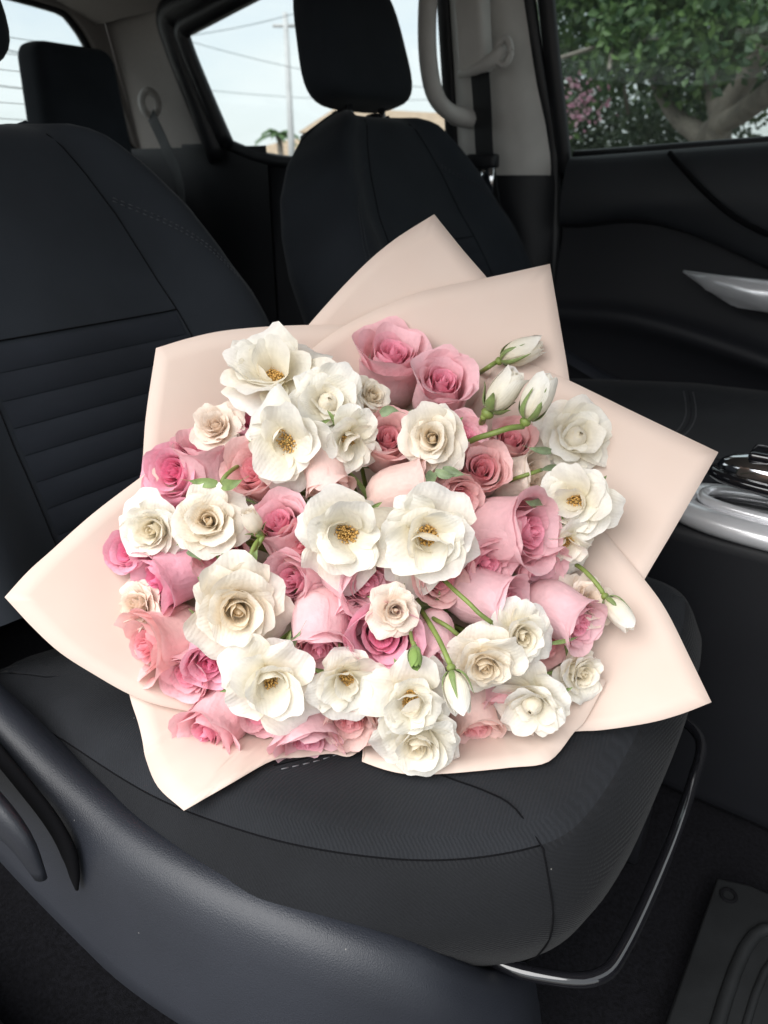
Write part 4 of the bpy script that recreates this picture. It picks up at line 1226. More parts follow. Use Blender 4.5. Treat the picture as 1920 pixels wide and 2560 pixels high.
def petals_double(root, mat, R, rng, heart=0.42, ball=False, lay=1.0):
    """Full spray rose: scrolled heart (or closed ball) ringed by loose, scalloped petals."""
    G = 2.399963
    phi = rng.uniform(0, 6.28)
    for tier, (n, L, W, e, rc, curl) in enumerate((
            (6, 1.05, 0.60, (30, 20 * lay, -8 * lay), 1.3, 34),
            (6, 0.92, 0.56, (50, 38, 16 * lay), 0.8, 30),
            (5, 0.78, 0.50, (62, 60, 44), 0.55, 28))):
        for i in range(n):
            sway = rng.uniform(-15, 15)
            ee = tuple(x + rng.uniform(-8, 8) + sway for x in e)
            add_petal(root, mat, R, L=L * rng.uniform(.74, 1.12), W=W * rng.uniform(.76, 1.14), e=ee, r0=0.07, z0=0.03 * tier, phi=phi + i * 6.2832 / n + rng.uniform(-.2, .2),
                      flatc=rc * rng.uniform(.8, 1.2), k=0.30, q=2.4, ruffle=rng.uniform(.07, .17), skew=rng.uniform(-.12, .22), wb=0.28, roll=rng.uniform(.05, .25), curl=curl * rng.uniform(.2, 2.0), curl0=0.72,
                      depth=0.12 * tier, rng=rng, point=0.06 * rng.random())
        phi += 0.5 + rng.uniform(-.1, .1)
    if ball:
        add_core(root, mat, R, 0.2, 0.1, 0.66, rng)
        for i in range(7):
            t = i / 6
            add_petal(root, mat, R, L=0.78 - 0.10 * (1 - t), W=0.20 + 0.36 * t, e=(15 + 20 * (1 - t), 92, 168 - 34 * t), r0=0.05, z0=0.06 + 0.10 * (1 - t), phi=phi, c=1.02, rcmin=0.12, k=0.25, q=2.4,
                      ruffle=0.04, skew=0.06, wb=0.4, roll=0.02 + 0.06 * t, depth=0.9 - 0.45 * t, rng=rng)
            phi += G
    else:
        add_core(root, mat, R, 0.10, 0.15, 0.66, rng)
        for i in range(10):
            t = i / 9
            r0 = 0.06 + (heart - 0.06) * t ** 0.9
            add_petal(root, mat, R, L=0.62 + 0.06 * rng.random(), W=max(.12, r0 * rng.uniform(1.1, 1.6)), e=(88, 86, 128 - 62 * min(1, t * 1.5)), r0=r0 * 0.8, z0=0.12 - 0.10 * t, phi=phi, c=1.05, rcmin=0.08 + r0 * .4, k=0.24, q=2.6,
                      ruffle=0.05 + 0.05 * t, skew=0.16, wb=0.7, roll=0.05 + 0.16 * t, depth=0.95 - 0.5 * t, curl=20 + 50 * t * rng.random(), curl0=0.75, rng=rng, nu=11, nv=7, point=0.05 * rng.random())
            phi += G + rng.uniform(-.2, .2)

def petals_bud(root, mat, R, rng, tall=2.3, flare=0.0):
    """Bud: overlapping petals closing to a blunt point."""
    G = 2.399963
    phi = rng.uniform(0, 6.28)
    add_core(root, mat, R, 0.3, 0.2, tall * 0.86, rng)
    for i in range(9):
        t = i / 8
        rb = 0.30 + 0.55 * t
        add_petal(root, mat, R, L=tall * (1.10 - 0.04 * (1 - t)), W=rb * 1.25, e=(40 - 12 * t, 92 - 4 * t, 122 - 20 * t - 25 * flare * t), r0=0.10 + 0.08 * t, z0=0.0, phi=phi, c=1.03, rcmin=0.15, k=0.30, q=2.2,
                  ruffle=0.035, skew=0.08, wb=0.4, roll=0.03 + 0.12 * flare * t, curl=(15 + 45 * flare) * t, curl0=0.82, depth=0.6 * (1 - t), rng=rng, nu=11, nv=9, point=0.05)
        phi += G + rng.uniform(-.2, .2)

def sepal_data(L, W, e, r0, z0, phi, rng, cup=0.5, twist=0.0):
    nu, nv = 5, 10
    V, S = [], 30
    es = [math.radians(x) for x in e]
    pr, pz, r, z = [], [], r0, z0
    for s in range(S + 1):
        t = s / S
        E = es[0] * (2 * (t - .5) * (t - 1)) + es[1] * (4 * t * (1 - t)) + es[2] * (2 * t * (t - .5))
        pr.append((r, z, E)); r += math.cos(E) * L / S; z += math.sin(E) * L / S
    for j in range(nv):
        t = j / (nv - 1)
        r, z, E = pr[int(round(t * S))]
        w = W * (0.55 + 0.45 * math.sin(min(1, t / .3) * math.pi / 2)) * (1 - t) ** 0.75 + W * 0.06 * (1 - t * .7)
        for i in range(nu):
            uu = i / (nu - 1) * 2 - 1
            nd = cup * w * uu * uu
            lat = uu * w + twist * t * t * L
            rd, zz = r - math.sin(E) * nd, z + math.cos(E) * nd
            V.append((rd * math.cos(phi) - lat * math.sin(phi), rd * math.sin(phi) + lat * math.cos(phi), zz))
    return V, grid_faces(nu, nv)

def add_calyx(root, R, rng, sep_len=1.3, sep_w=0.24, e=(5, 70, 85), r0=0.16, z0=-0.02, hip=0.26, n=5, spreadj=10):
    """Green hip under the flower with its sepals."""
    prof = [(0.09, -0.55), (0.12, -0.48), (hip * .8, -0.36), (hip, -0.22), (hip * .95, -0.1), (hip * .75, 0.0), (hip * .3, 0.03)]
    V, seg = [], 10
    for r, z in prof:
        for k in range(seg):
            a = 6.2832 * k / seg
            V.append((r * R * math.cos(a), r * R * math.sin(a), z * R))
    cal = mesh_obj('calyx', V, grid_faces(seg, len(prof), True), M['stem'], root)
    ph = rng.uniform(0, 6.28)
    for i in range(n):
        ee = tuple(x + rng.uniform(-spreadj, spreadj) for x in e)
        v, f = sepal_data(sep_len * R * rng.uniform(.85, 1.15), sep_w * R, ee, r0 * R, z0 * R, ph + i * 6.2832 / n + rng.uniform(-.15, .15), rng, cup=0.45, twist=rng.uniform(-.15, .15))
        mesh_obj('sepal', v, f, M['sepal'], cal)
    return cal

def leaf_into(root, name, world_pts, width, mat, rng, cup=0.35):
    """A pointed leaf along three world points (base, middle, tip)."""
    inv = root.matrix_world.inverted()
    P = [inv @ Vector(p) for p in world_pts]
    path = [Vector(p) for p in crom(P, 10)]
    view = (inv.to_3x3() @ (-CF)).normalized()
    V, nu = [], 5
    for j, p in enumerate(path):
        t = j / 9
        tan = (path[min(j + 1, 9)] - path[max(j - 1, 0)]).normalized()
        sd = tan.cross(view).normalized(); nn = sd.cross(tan)
        w = width * (math.sin(min(1, t * 1.15 + .12) ** .8 * math.pi) ** 0.9 if t < 1 else 0.02)
        w = max(w, width * 0.03)
        for i in range(nu):
            uu = i / (nu - 1) * 2 - 1
            V.append(p + sd * uu * w + nn * (abs(uu) * cup * w + 0.08 * w * math.sin(t * 9 + uu * 2)))
    return mesh_obj(name, V, grid_faces(nu, 10), mat, root)
# ------------------------------------------------------------------ the bouquet
K = 1920 / 1659.0                      # places below were read off a 1659 px wide print of the photograph
TILT = rad(17)
AX = (-CF * math.cos(TILT) + CU * math.sin(TILT)).normalized()     # the way the bouquet faces
E1 = CR.copy()
E2 = (CU * math.cos(TILT) + CF * math.sin(TILT)).normalized()
DC = ray(800 * K, 1190 * K) * 0.635    # centre of its rim
TIE = DC - AX * 0.165                  # where the stems are tied

def on_surface(px, py, hfun, lift=0.0):
    """The point of a surface of revolution about the bouquet's axis that lies in a line of sight."""
    d = ray(px * K, py * K)
    h = 0.0
    for _ in range(14):
        t = (DC.dot(AX) + h) / d.dot(AX)
        p = d * t
        q = p - DC
        rho = math.hypot(q.dot(E1), q.dot(E2))
        h = 0.5 * h + 0.5 * (hfun(rho) + lift)
    return d * ((DC.dot(AX) + h) / d.dot(AX))

def h_dome(r):
    return 0.070 * (1 - (r / 0.21) ** 2)

FLARE = [(0.0, -0.19), (0.04, -0.158), (0.10, -0.105), (0.16, -0.062), (0.20, -0.036), (0.25, -0.008), (0.30, 0.012), (0.36, 0.028), (0.50, 0.055)]
def h_flare(r):
    return float(np.interp(r, [a for a, _ in FLARE], [b for _, b in FLARE]))

def px_to_m(p, depth):
    return p * K / FOCAL * depth

# wrapping paper -----------------------------------------------------
m, N, L, b = new_mat('wrapping_paper')
b.inputs['Base Color'].default_value = (0.86, 0.715, 0.625, 1)
b.inputs['Roughness'].default_value = 0.62
b.inputs['Specular IOR Level'].default_value = 0.25
tcn = N.new('ShaderNodeTexCoord')
nz = N.new('ShaderNodeTexNoise'); nz.inputs['Scale'].default_value = 14; nz.inputs['Detail'].default_value = 3
L.new(tcn.outputs['Object'], nz.inputs['Vector'])
cr = N.new('ShaderNodeValToRGB')
cr.color_ramp.elements[0].position = 0.35; cr.color_ramp.elements[0].color = (0.85, 0.695, 0.605, 1)
cr.color_ramp.elements[1].position = 0.65; cr.color_ramp.elements[1].color = (0.87, 0.725, 0.64, 1)
L.new(nz.outputs['Fac'], cr.inputs['Fac']); L.new(cr.outputs[0], b.inputs['Base Color'])
bpn = N.new('ShaderNodeBump'); bpn.inputs['Strength'].default_value = 0.12; bpn.inputs['Distance'].default_value = 0.003
nz2 = N.new('ShaderNodeTexNoise'); nz2.inputs['Scale'].default_value = 22; nz2.inputs['Detail'].default_value = 2
L.new(tcn.outputs['Object'], nz2.inputs['Vector']); L.new(nz2.outputs['Fac'], bpn.inputs['Height']); L.new(bpn.outputs[0], b.inputs['Normal'])
trn = N.new('ShaderNodeBsdfTranslucent'); trn.inputs['Color'].default_value = (0.88, 0.70, 0.58, 1)
msn = N.new('ShaderNodeMixShader'); msn.inputs['Fac'].default_value = 0.25
L.new(b.outputs[0], msn.inputs[1]); L.new(trn.outputs[0], msn.inputs[2]); L.new(msn.outputs[0], N['Material Output'].inputs['Surface'])
M['paper'] = m

wrap = empty('bouquet_wrap', TIE)
tag(wrap, 'pale peach paper sheets with pointed corners wrapped around the roses', 'wrapping paper')
SHEETS = [
    (0.000, 0.0, [(600, 790), (640, 735), (668, 700), (735, 625), (800, 560), (860, 512), (938, 463), (1000, 540), (1052, 600), (1100, 660), (1150, 740)]),
    (0.004, 0.0, [(282, 1180), (305, 1030), (315, 900), (337, 752), (410, 730), (480, 715), (570, 706), (668, 702), (745, 703), (800, 715), (850, 740)]),
    (0.009, 0.0, [(600, 840), (665, 762), (750, 700), (880, 640), (960, 618), (1052, 600), (1188, 570), (1210, 700), (1230, 822), (1245, 960), (1250, 1060)]),
    (0.013, 0.0, [(1080, 770), (1160, 792), (1230, 822), (1380, 895), (1552, 977), (1470, 1120), (1392, 1252), (1350, 1330), (1310, 1420)]),
    (0.018, 0.0, [(1240, 1060), (1292, 1132), (1392, 1252), (1440, 1320), (1490, 1420), (1537, 1517), (1470, 1543), (1400, 1562), (1300, 1577), (1240, 1580), (1150, 1590)]),
    (0.023, 0.0, [(1310, 1470), (1265, 1555), (1240, 1582), (1185, 1645), (1100, 1658), (1000, 1668), (940, 1672), (880, 1672), (830, 1662), (782, 1645), (790, 1625), (815, 1590)]),
    (0.012, 0.022, [(850, 1580), (790, 1612), (755, 1634), (720, 1628), (690, 1630), (650, 1636), (590, 1642), (500, 1692), (400, 1750), (345, 1700), (318, 1640), (310, 1600), (300, 1560), (285, 1515), (275, 1470), (270, 1420)]),
    (0.020, 0.0, [(460, 1545), (350, 1525), (280, 1500), (200, 1455), (130, 1410), (70, 1355), (10, 1290), (60, 1235), (110, 1190), (200, 1110), (305, 1030), (345, 1000), (370, 960)]),
]
for si, (off, extra, pts) in enumerate(SHEETS):
    B = []
    run = [pts[0]]                                     # smooth runs between the sharp corners
    for i_ in range(1, len(pts)):
        run.append(pts[i_])
        last_ = i_ == len(pts) - 1
        if not last_:
            u1 = Vector((pts[i_][0] - pts[i_ - 1][0], pts[i_][1] - pts[i_ - 1][1])); u2 = Vector((pts[i_ + 1][0] - pts[i_][0], pts[i_ + 1][1] - pts[i_][1]))
        if last_ or u1.angle(u2) > rad(48):
            sm = [tuple(q) for q in crom(run, 5 * (len(run) - 1) + 1)] if len(run) > 2 else [tuple(Vector(run[0]).lerp(Vector(run[1]), s / 5)) for s in range(6)]
            B += sm if not B else sm[1:]
            run = [pts[i_]]
    V, nr = [], 15
    for (x, y) in B:
        p = on_surface(x, y, h_flare, off)
        q = p - DC
        a1, a2 = q.dot(E1), q.dot(E2)
        rho, th = math.hypot(a1, a2), math.atan2(a2, a1)
        for j in range(nr):
            r = 0.045 + (rho - 0.045) * j / (nr - 1)
            out = max(0.0, (r - 0.17) / 0.2)
            h = h_flare(r) + off * min(1, r / 0.12) + extra * out ** 1.5 * math.sin(min(1, out) * 1.57)
            h += 0.0055 * math.sin(th * 7 + si * 2.1) * min(1, r / .2) * (1 - j / (nr - 1)) + 0.0015 * math.sin(r * 60 + th * 3 + si)*(1 - j / (nr - 1))
            w = DC + (E1 * math.cos(th) + E2 * math.sin(th)) * r + AX * h
            for _ in range(60):                          # the sheet lies on the cushion, not in it
                fl = float(cushion_z(np.array([w.x]), np.array([w.y]))[0]) + 0.006 if w.y > 0.20 else -0.435
                if w.z > fl: break
                w = w * 0.994
            V.append(w - TIE)
    o = mesh_obj('paper_sheet', V, grid_faces(nr, len(B)), M['paper'], wrap)
    sol = o.modifiers.new('thickness', 'SOLIDIFY'); sol.thickness = 0.0005; sol.offset = 0
# the tail of the wrap, gathered below the tie
V = []
for j in range(8):
    t = j / 7
    for k in range(28):
        a = 6.2832 * k / 28
        r = (0.050 - 0.018 * t + 0.006 * math.sin(a * 7) * t)
        V.append(E1 * math.cos(a) * r + E2 * math.sin(a) * r + AX * (0.012 - 0.028 * t))
mesh_obj('gathered_tail', V, grid_faces(28, 8, True), M['paper'], wrap)

# roses ---------------------------------------------------------------
def axis_for(p, dx, dy, tilt):
    v = -Vector(p).normalized()
    s = CR * dx - CU * dy
    s = (s - v * s.dot(v))
    if s.length < 1e-6: return v
    return (v * math.cos(rad(tilt)) + s.normalized() * math.sin(rad(tilt))).normalized()

def stem_for(root, z_base, r=0.0021):
    inv = root.matrix_world.inverted()
    end = inv @ (TIE + AX * 0.02 + E1 * random.Random(root.name).uniform(-.02, .02) + E2 * random.Random(root.name + 'b').uniform(-.02, .02))
    a = Vector((0, 0, z_base)); b_ = Vector((0, 0, z_base - 0.03))
    path = [a + (b_ - a) * 0.0, (a * .3 + b_ * .7)]
    path = crom([a, a * .4 + b_ * .6, (b_ + end) * .5, end], 9)
    tube('stem', path, r, M['stem'], root, 6)

ROSES = []
def rose(name, kind, mat, px, py, Rpx, dx, dy, tilt, lift, seed, label, group, op=0.4, hi=1.0, calyx=True, stem=True):
    rng = random.Random(seed)
    p = on_surface(px, py, h_dome, lift)
    depth = p.dot(CF)
    R = px_to_m(Rpx, depth) * (1.68 if kind == 'hybrid' else 1.03)
    ax = axis_for(p, dx, dy, tilt)
    back = {'hybrid': 1.6, 'open': 0.25, 'double': 0.35, 'ball': 0.35}[kind]
    root = empty(name, p - ax * back * R, ax.to_track_quat('Z', 'Y'))
    bpy_update.append(root)
    root.rotation_mode = 'QUATERNION'
    tag(root, label, 'rose', group)
    if kind != 'hybrid': root.scale = (rng.uniform(.93, 1.08), rng.uniform(.90, 1.03), 1.0)
    mt = M[mat]
    if kind == 'hybrid':
        petals_hybrid(root, mt, R, rng, op, hi)
        if calyx: add_calyx(root, R * 0.8, rng, 1.1, 0.2, (0, -10, -35))
    elif kind == 'open':
        petals_open(root, mt, R, rng, cup=op)
        if calyx: add_calyx(root, R * 0.7, rng, 1.2, 0.22, (5, -10, -30))
    else:
        petals_double(root, mt, R, rng, heart=0.30 + 0.2 * op, ball=(kind == 'ball'))
        if calyx: add_calyx(root, R * 0.7, rng, 1.2, 0.22, (5, -10, -30))
    root['_z'] = -0.5 * R * 0.75
    if stem: stem_for(root, -0.4 * R)
    del root['_z']
    ROSES.append(root)
    return root
bpy_update = []

PK, WH, CRM = 'pink roses of the bouquet', 'white roses of the bouquet', 'cream roses of the bouquet'
H_ = 'hybrid'
PINKS = [
    # mat, heart x, y, half width, faces dx, dy, tilt, lift, openness, height, label
    ('pink', 850, 752, 62, .10, -1, 50, -.006, .55, 1.0, 'topmost pink rose, seen from the side, below the tall paper point'),
    ('pink', 960, 816, 54, .30, -1, 38, -.002, .45, 1.0, 'pink rose just below and beside the topmost pink rose'),
    ('hot', 358, 1015, 52, -.8, -.2, 35, -.004, .5, .9, 'deep pink rose at the edge, above the leftmost pair of white roses'),
    ('pink', 440, 958, 54, -.2, -1, 62, -.014, .3, 1.0, 'pink rose seen from the side under the small cream rose, far left'),
    ('coral', 541, 1012, 58, -.7, -.35, 42, -.006, .12, 1.0, 'salmon pink rose with a tight spiral, below the white rose with golden stamens, left'),
    ('pink', 597, 1120, 54, -.5, -.8, 40, -.008, .2, 1.0, 'pink rose between the small cream bud and the central white rose'),
    ('coral', 838, 935, 52, .1, -1, 32, -.008, .45, .95, 'coral rose peeping between two white rose clusters, upper middle'),
    ('coral', 1045, 1005, 50, .1, -.2, 20, -.010, .3, .9, 'coral pink rose, right of the single white rose with cream heart'),
    ('peach', 915, 1045, 52, .85, -.3, 66, -.012, .1, 1.15, 'peach rose lying on its side above the two central white roses'),
    ('coral', 1003, 1088, 50, .5, .2, 38, -.010, .35, .9, 'coral rose half hidden behind the right one of the two central white roses'),
    ('pink', 1150, 1150, 70, 1, 0, 55, .002, .35, 1.05, 'large pale pink rose turned sideways, right of the central white roses'),
    ('hot', 262, 1194, 44, -1, .05, 40, .012, .4, .9, 'deep pink rose at the far left rim, behind a white rose'),
    ('hot', 335, 1258, 58, -1, .45, 66, -.010, .3, 1.05, 'pink rose below the leftmost white rose, pointing to the rim'),
    ('mauve', 617, 1255, 54, -.6, .1, 38, -.012, .3, .95, 'soft pink rose right of the large white double rose'),
    ('mauve', 795, 1262, 58, .5, .3, 40, -.010, .2, 1.0, 'soft pink rose partly covered by the drooping white petal, centre'),
    ('coral', 965, 1250, 58, .5, .3, 36, -.010, .3, .95, 'salmon rose under the right one of the two central white roses'),
    ('pink', 690, 1404, 60, 0, 1, 54, -.002, .08, 1.05, 'plump pink rose pointing down with a small tight spiral'),
    ('hot', 830, 1380, 66, 0, .3, 16, .002, .35, .95, 'open deep pink rose with swirled heart below the small cream rose'),
    ('coral', 318, 1395, 62, -.9, .25, 60, -.004, .35, 1.1, 'large salmon rose lying sideways at the left rim'),
    ('hot', 452, 1440, 48, -.1, .5, 42, -.010, .3, 1.0, 'narrow pink rose left of the lowest big white rose with stamens'),
    ('pink', 447, 1585, 56, -.6, .7, 55, -.004, .35, 1.1, 'lowest pink rose at the left, hanging over the paper'),
    ('pink', 665, 1618, 62, .1, 1, 66, -.006, .5, .95, 'pale pink rose at the bottom rim, over the bare seat edge'),
    ('peach', 757, 1572, 54, 0, 1, 50, -.010, .2, .95, 'peach pink rose at the bottom, left of the lowest white rose'),
    ('peach', 1035, 1590, 54, .3, 1, 66, -.012, .2, .95, 'pink rose at the bottom right between two white roses'),
    ('mauve', 1230, 1335, 45, .9, .5, 60, -.004, .08, 1.35, 'slim pink rose pointing to the right rim above white roses'),
    ('mauve', 1088, 1305, 56, .9, .3, 64, -.012, .15, 1.1, 'pale pink rose behind the stem of a white rose, right of centre'),
    ('mauve', 952, 1418, 42, .2, .8, 70, -.014, .05, 1.0, 'small pink rose behind the drooping bud stem, lower middle'),
    ('peach', 712, 1060, 50, .2, .9, 74, -.016, .05, .9, 'peach rose showing only its rounded side above the central white rose'),
    ('blush', 1160, 1030, 50, 1, -.2, 60, -.016, .2, 1.0, 'pale peach rose behind a green stem at the right'),
    ('hot', 545, 897, 44, -.3, -.8, 50, -.014, .2, .9, 'deep pink rose mostly hidden between white roses, upper left'),
    ('coral', 1110, 935, 46, .3, -.8, 40, -.022, .3, .9, 'coral rose sunk behind the two white buds, upper right'),
    ('pink', 478, 1205, 54, 0, .3, 30, -.012, .3, .9, 'pink rose showing between the large white double rose and the pair above it'),
    ('pink', 1180, 1235, 54, .6, .6, 60, -.016, .3, .9, 'pink petals of a rose below the large pale pink rose at the right'),
    ('pink', 560, 1560, 50, -.1, .8, 50, -.018, .2, .9, 'pink rose deep under the lowest big white rose'),
    ('pink', 395, 1470, 52, -.5, .5, 50, -.010, .2, .95, 'pink rose low at the left between the sideways salmon rose and the hanging one'),
    ('coral', 640, 1185, 48, -.3, .2, 35, -.012, .15, .9, 'salmon rose directly left of and below the central white rose'),
    ('pink', 1060, 1225, 52, .3, .3, 40, -.014, .25, .95, 'pink rose below the coral ones and left of the large pale pink rose'),
    ('mauve', 760, 1345, 46, .2, .3, 45, -.018, .1, .9, 'pink rose wedged between the plump rose and the open deep pink rose'),
    ('pink', 1085, 1545, 50, .2, .9, 55, -.014, .2, .9, 'pink rose behind the white cupped rose at the bottom right'),
    ('hot', 390, 1130, 46, -.3, 0, 25, -.016, .2, .9, 'deep pink rose showing between the two white roses of the left pair'),
    ('pink', 1010, 930, 46, .3, -.4, 40, -.014, .2, .9, 'pink rose behind the single white rose with buttery heart'),
    ('coral', 1190, 1400, 46, .4, .4, 40, -.018, .2, .9, 'coral rose deep between the white roses at the lower right'),
]
for i, (mt, x, y, R, dx, dy, tl, lf, op, hi, lab) in enumerate(PINKS):
    rose('pink_rose', H_, mt, x, y, R, dx, dy, tl, lf + .005, 100 + i, lab, PK, op, hi)

WHITES = [
    # name, kind, mat, x, y, half width, faces, tilt, lift, heart, label
    ('white_rose', 'open', 'white', 590, 806, 112, -.2, -1, 44, .016, .4, 'white open rose at the upper left tip, topmost of the white roses'),
    ('white_rose', 'ball', 'white', 710, 870, 84, .1, -.3, 14, .018, .4, 'white rose with a closed round heart in the upper cluster'),
    ('cream_rose', 'double', 'cream', 803, 858, 50, .7, -.5, 40, .004, .4, 'small cream rose tucked beside the white rose with round heart'),
    ('white_rose', 'open', 'white', 618, 955, 100, -.3, .2, 12, .020, .5, 'white rose with a golden stamen ring, lower left of the upper cluster'),
    ('white_rose', 'open', 'white', 752, 950, 74, .5, .5, 24, .006, .3, 'white rose half hidden under the upper cluster, only broad petals showing'),
    ('white_rose', 'double', 'cream', 935, 948, 84, -.1, -.1, 10, .018, .5, 'single white rose with a buttery scrolled heart, upper middle'),
    ('white_rose', 'ball', 'white', 1243, 945, 90, .4, -.3, 22, .006, .5, 'white rose at the right rim just under the buds'),
    ('white_rose', 'open', 'white', 1242, 1082, 88, -.2, .1, 14, .014, .9, 'white cupped rose at the right rim, lower of the two'),
    ('white_rose', 'open', 'white', 1225, 1175, 64, .4, .9, 46, -.006, .3, 'white petals hanging below the cupped rose at the right rim'),
    ('white_rose', 'double', 'white', 335, 1142, 88, -.6, .2, 30, .010, .5, 'leftmost white rose of the side by side pair'),
    ('white_rose', 'double', 'cream', 450, 1126, 84, -.1, -.1, 12, .018, .6, 'white rose with a peach cream heart, right one of the left pair'),
    ('white_rose', 'open', 'white', 745, 1152, 110, 0, .15, 12, .022, .55, 'large central white rose with a ring of golden stamens'),
    ('white_rose', 'open', 'white', 926, 1158, 106, .2, .3, 18, .020, .6, 'white rose with pointed lower petals, right of the central one'),
    ('white_rose', 'double', 'cream', 513, 1316, 110, .1, .3, 18, .020, .6, 'largest white double rose with creased heart, left of centre'),
    ('white_rose', 'open', 'white', 583, 1472, 110, .1, .4, 24, .018, .6, 'big white rose with half hidden stamens at the lower left'),
    ('white_rose', 'open', 'white', 745, 1470, 82, .1, .5, 34, .006, .3, 'white star shaped rose below the pink ones, lower middle'),
    ('white_rose', 'open', 'white', 885, 1510, 94, 0, .2, 24, .018, .5, 'white rose with stamens beside the drooping bud, lower middle'),
    ('white_rose', 'double', 'white', 903, 1598, 96, 0, 1, 44, .012, .5, 'lowest white rose, hanging over the bottom paper edge'),
    ('cream_rose', 'double', 'cream', 1045, 1434, 84, .1, .5, 30, .014, .5, 'cream white rose right of the drooping bud'),
    ('white_rose', 'double', 'white', 1126, 1372, 74, .4, .3, 28, .018, .5, 'white rose on a green stem above the cream one, lower right'),
    ('white_rose', 'ball', 'white', 1150, 1520, 86, -.2, .7, 38, .010, .5, 'white cupped rose nearest the bottom right paper edge'),
    ('white_rose', 'double', 'white', 1250, 1452, 70, .8, .4, 40, .004, .5, 'white rose at the lower right rim beside the slim pink rose'),
    ('cream_rose', 'double', 'blush', 1264, 1302, 66, .8, -.3, 40, -.002, .5, 'shaded cream rose at the right rim behind the slim pink rose'),
    ('cream_rose', 'double', 'blush', 468, 922, 62, -.3, -.5, 34, -.002, .5, 'small beige cream rose in the upper left, against the paper'),
    ('cream_rose', 'double', 'blush', 853, 1318, 62, .1, .1, 10, .012, .6, 'small blush cream rose with a folded heart in the middle'),
    ('cream_rose', 'double', 'blush', 300, 1306, 70, -.9, -.2, 46, -.006, .5, 'pale beige rose at the left rim between two pink roses'),
]
WR = []
for i, (nm, kd, mt, x, y, R, dx, dy, tl, lf, op, lab) in enumerate(WHITES):
    WR.append(rose(nm, kd, mt, x, y, R, dx, dy, tl, lf, 300 + i, lab, CRM if nm == 'cream_rose' else WH, op))

# long outer petals that hang below their rose
def hang(root, R_px, px, py, dx, dy, length, width, e):
    p = root.matrix_world.translation
    R = px_to_m(R_px, p.dot(CF))
    d = root.matrix_world.to_3x3().inverted() @ (CR * dx - CU * dy)
    add_petal(root, M['white'], R, L=length, W=width, e=e, r0=0.08, z0=-0.03, phi=math.atan2(d.y, d.x), flatc=1.1, k=0.42, q=1.7, ruffle=0.05, wb=0.3, roll=0.12, point=0.10, depth=0.0, rng=random.Random(int(px)), fold=-0.04)
hang(WR[11], 105, 745, 1240, 0.05, 1, 1.38, .60, (20, 2, -14))
hang(WR[12], 100, 905, 1280, -.2, 1, 1.50, .55, (18, 0, -16))
hang(WR[12], 100, 860, 1250, -.75, 1, 1.25, .5, (16, 0, -18))
hang(WR[12], 100, 1010, 1210, 1, .45, 1.15, .5, (22, 6, -10))
hang(WR[9], 85, 320, 1225, -.5, 1, 1.2, .55, (20, 2, -14))
# buds ------------------------------------------------------------------
def bud(px0, py0, px1, py1, lift0, lift1, Rf, seed, label, stem_pts, mat='white', flare=0.0, sep=(1.9, .27, (20, 84, 82)), green=False):
    rng = random.Random(seed)
    a = on_surface(px0, py0, h_dome, lift0); c = ray(px1 * K, py1 * K) * (a.dot(CF) - 0.010 + (lift0 - lift1) * 0.5)
    ln = (c - a).length; ax = (c - a).normalized()
    R = ln / 2.2 * Rf * 0.8
    root = empty('rose_bud', a, ax.to_track_quat('Z', 'Y'))
    tag(root, label, 'rose bud', 'unopened buds of the bouquet')
    petals_bud(root, M[mat], R, rng, tall=2.2 / Rf / 0.8, flare=flare)
    add_calyx(root, R, rng, sep[0] / Rf * 1.1, sep[1], sep[2], r0=0.34, z0=-0.03, hip=0.34, spreadj=8)
    pts = [a - ax * R * 0.5] + [on_surface(x, y, h_dome, l) for x, y, l in stem_pts]
    inv = root.matrix_world.inverted()
    tube('stem', crom([inv @ q for q in pts], 12), R * 0.13 + 0.0007, M['stem'], root, 7)
    return root
bpy.context.view_layer.update()
bud(1083, 778, 1170, 742, .012, .018, .85, 1, 'slender white bud highest on the right, against the paper', [(1055, 793, .004), (1035, 806, -.020), (1012, 822, -.060)])
bud(1058, 886, 1118, 806, .012, .020, 1.25, 2, 'fat half open white bud, left of the two side by side', [(1045, 900, .004), (1035, 930, -.03)], flare=.5, sep=(1.3, .36, (20, 60, 40)))
bud(1138, 905, 1188, 812, .030, .036, 1.0, 3, 'white bud with long green sepals, right of the two side by side', [(1100, 925, .026), (1060, 938, .016), (1022, 950, 0), (980, 975, -.04)])
bud(1310, 1292, 1362, 1358, .016, .020, .9, 4, 'white bud hanging alone over the paper at the lower right', [(1297, 1272, .012), (1275, 1245, .004), (1248, 1222, -.012), (1215, 1205, -.05)])
bud(976, 1448, 1000, 1540, .040, .034, .95, 5, 'drooping white bud with spread green sepals, lower middle', [(968, 1425, .038), (950, 1385, .026), (927, 1345, .006), (905, 1310, -.04)])
bud(895, 1398, 898, 1442, .034, .034, 1.1, 6, 'small closed green bud beside the drooping white bud', [(891, 1388, .028), (888, 1372, .016), (884, 1350, -.01)], mat='green_bud', sep=(1.9, .5, (30, 92, 105))) if 'green_bud' in M else None
bud(558, 1150, 532, 1104, .010, .010, 1.35, 7, 'small cream bud right of the left pair of white roses', [(566, 1162, .008), (548, 1190, .004), (530, 1205, -.02)], mat='cream', flare=.3, sep=(1.0, .3, (20, 50, 20)))

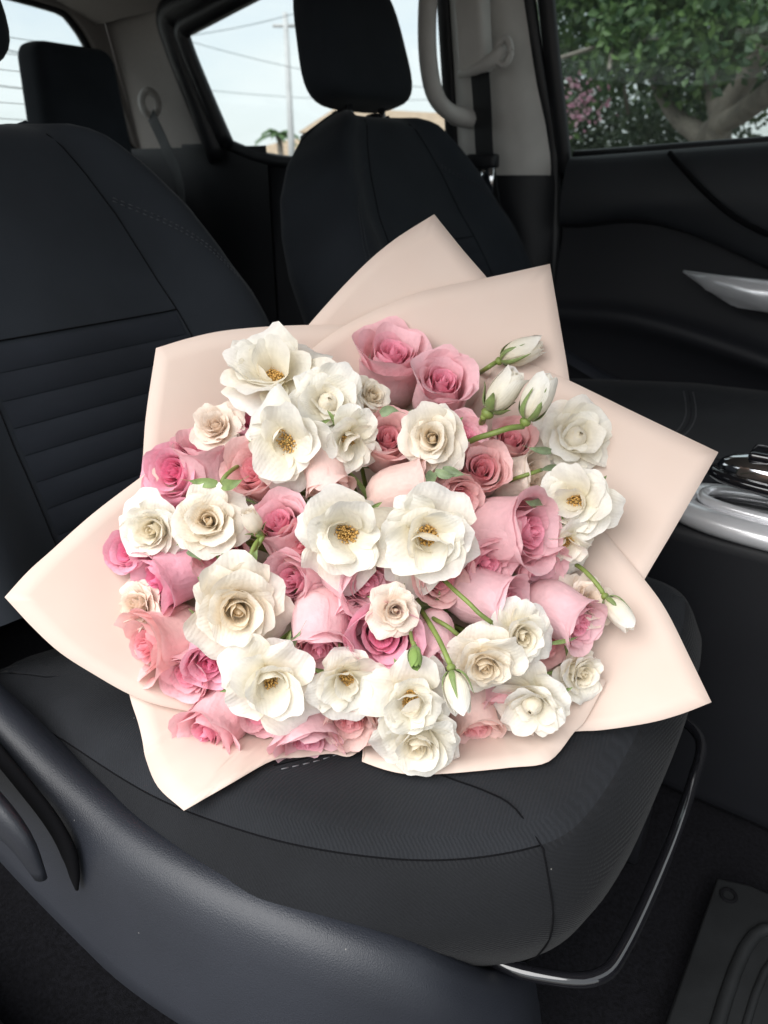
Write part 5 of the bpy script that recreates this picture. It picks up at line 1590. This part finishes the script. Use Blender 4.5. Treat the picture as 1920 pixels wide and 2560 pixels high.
# visible stems and leaves that belong to single roses ------------------
def stem_on(root, pts, r=0.0019):
    inv = root.matrix_world.inverted()
    tube('stem', crom([inv @ on_surface(x, y, h_dome, l) for x, y, l in pts], 12), r, M['stem'], root, 7)
def leaf_on(root, pts, wpx, mat='leaf'):
    P = [on_surface(x, y, h_dome, l) for x, y, l in pts]
    leaf_into(root, 'leaf', P, px_to_m(wpx, P[0].dot(CF)), M[mat], random.Random(int(pts[0][0])))
leaf_on(WR[5], [(935, 1020, .012), (925, 1045, .016), (922, 1072, .020)], 13)
leaf_on(WR[5], [(955, 1015, .012), (985, 1022, .016), (1018, 1028, .018)], 12)
leaf_on(WR[5], [(940, 1018, .012), (968, 1028, .016), (990, 1022, .016)], 10)
leaf_on(WR[1], [(822, 895, .010), (845, 885, .014), (876, 893, .012)], 11)
leaf_on(WR[10], [(470, 1045, .020), (430, 1042, .026), (390, 1035, .020)], 12, 'sepal')
leaf_on(WR[10], [(480, 1048, .020), (505, 1045, .026), (538, 1028, .022)], 14, 'sepal')
leaf_on(WR[13], [(545, 1218, .022), (505, 1200, .026), (455, 1195, .022)], 11, 'sepal')
leaf_on(WR[13], [(540, 1220, .022), (550, 1200, .028), (560, 1178, .026)], 10, 'sepal')
leaf_on(WR[8], [(1178, 1085, .006), (1150, 1088, .012), (1122, 1075, .010)], 11)
leaf_on(WR[6], [(1190, 975, .004), (1160, 972, .008), (1128, 962, .004)], 9)
leaf_on(WR[6], [(1205, 1010, .006), (1180, 1012, .008), (1155, 1020, .006)], 8)
leaf_on(WR[9], [(405, 1190, .012), (425, 1200, .016), (440, 1222, .010)], 9)
leaf_on(WR[14], [(610, 1400, .012), (635, 1385, .018), (662, 1340, .014)], 11)
leaf_on(WR[19], [(1190, 1390, .016), (1230, 1382, .018), (1262, 1370, .014)], 5, 'sepal')
stem_on(WR[10], [(478, 1052, .012), (482, 1035, .016), (498, 1018, .010), (525, 1000, -.02)])
stem_on(WR[13], [(536, 1228, .014), (543, 1195, .016), (560, 1165, .006), (590, 1150, -.03)])
stem_on(WR[19], [(1062, 1345, .022), (1035, 1325, .022), (1012, 1302, .014), (985, 1278, .008), (955, 1250, -.012)])
stem_on(WR[18], [(990, 1372, .006), (965, 1352, .004), (935, 1335, -.012), (915, 1320, -.06)])
stem_on(WR[6], [(1170, 1015, .004), (1140, 1025, .002), (1110, 1035, -.012), (1080, 1050, -.04)])
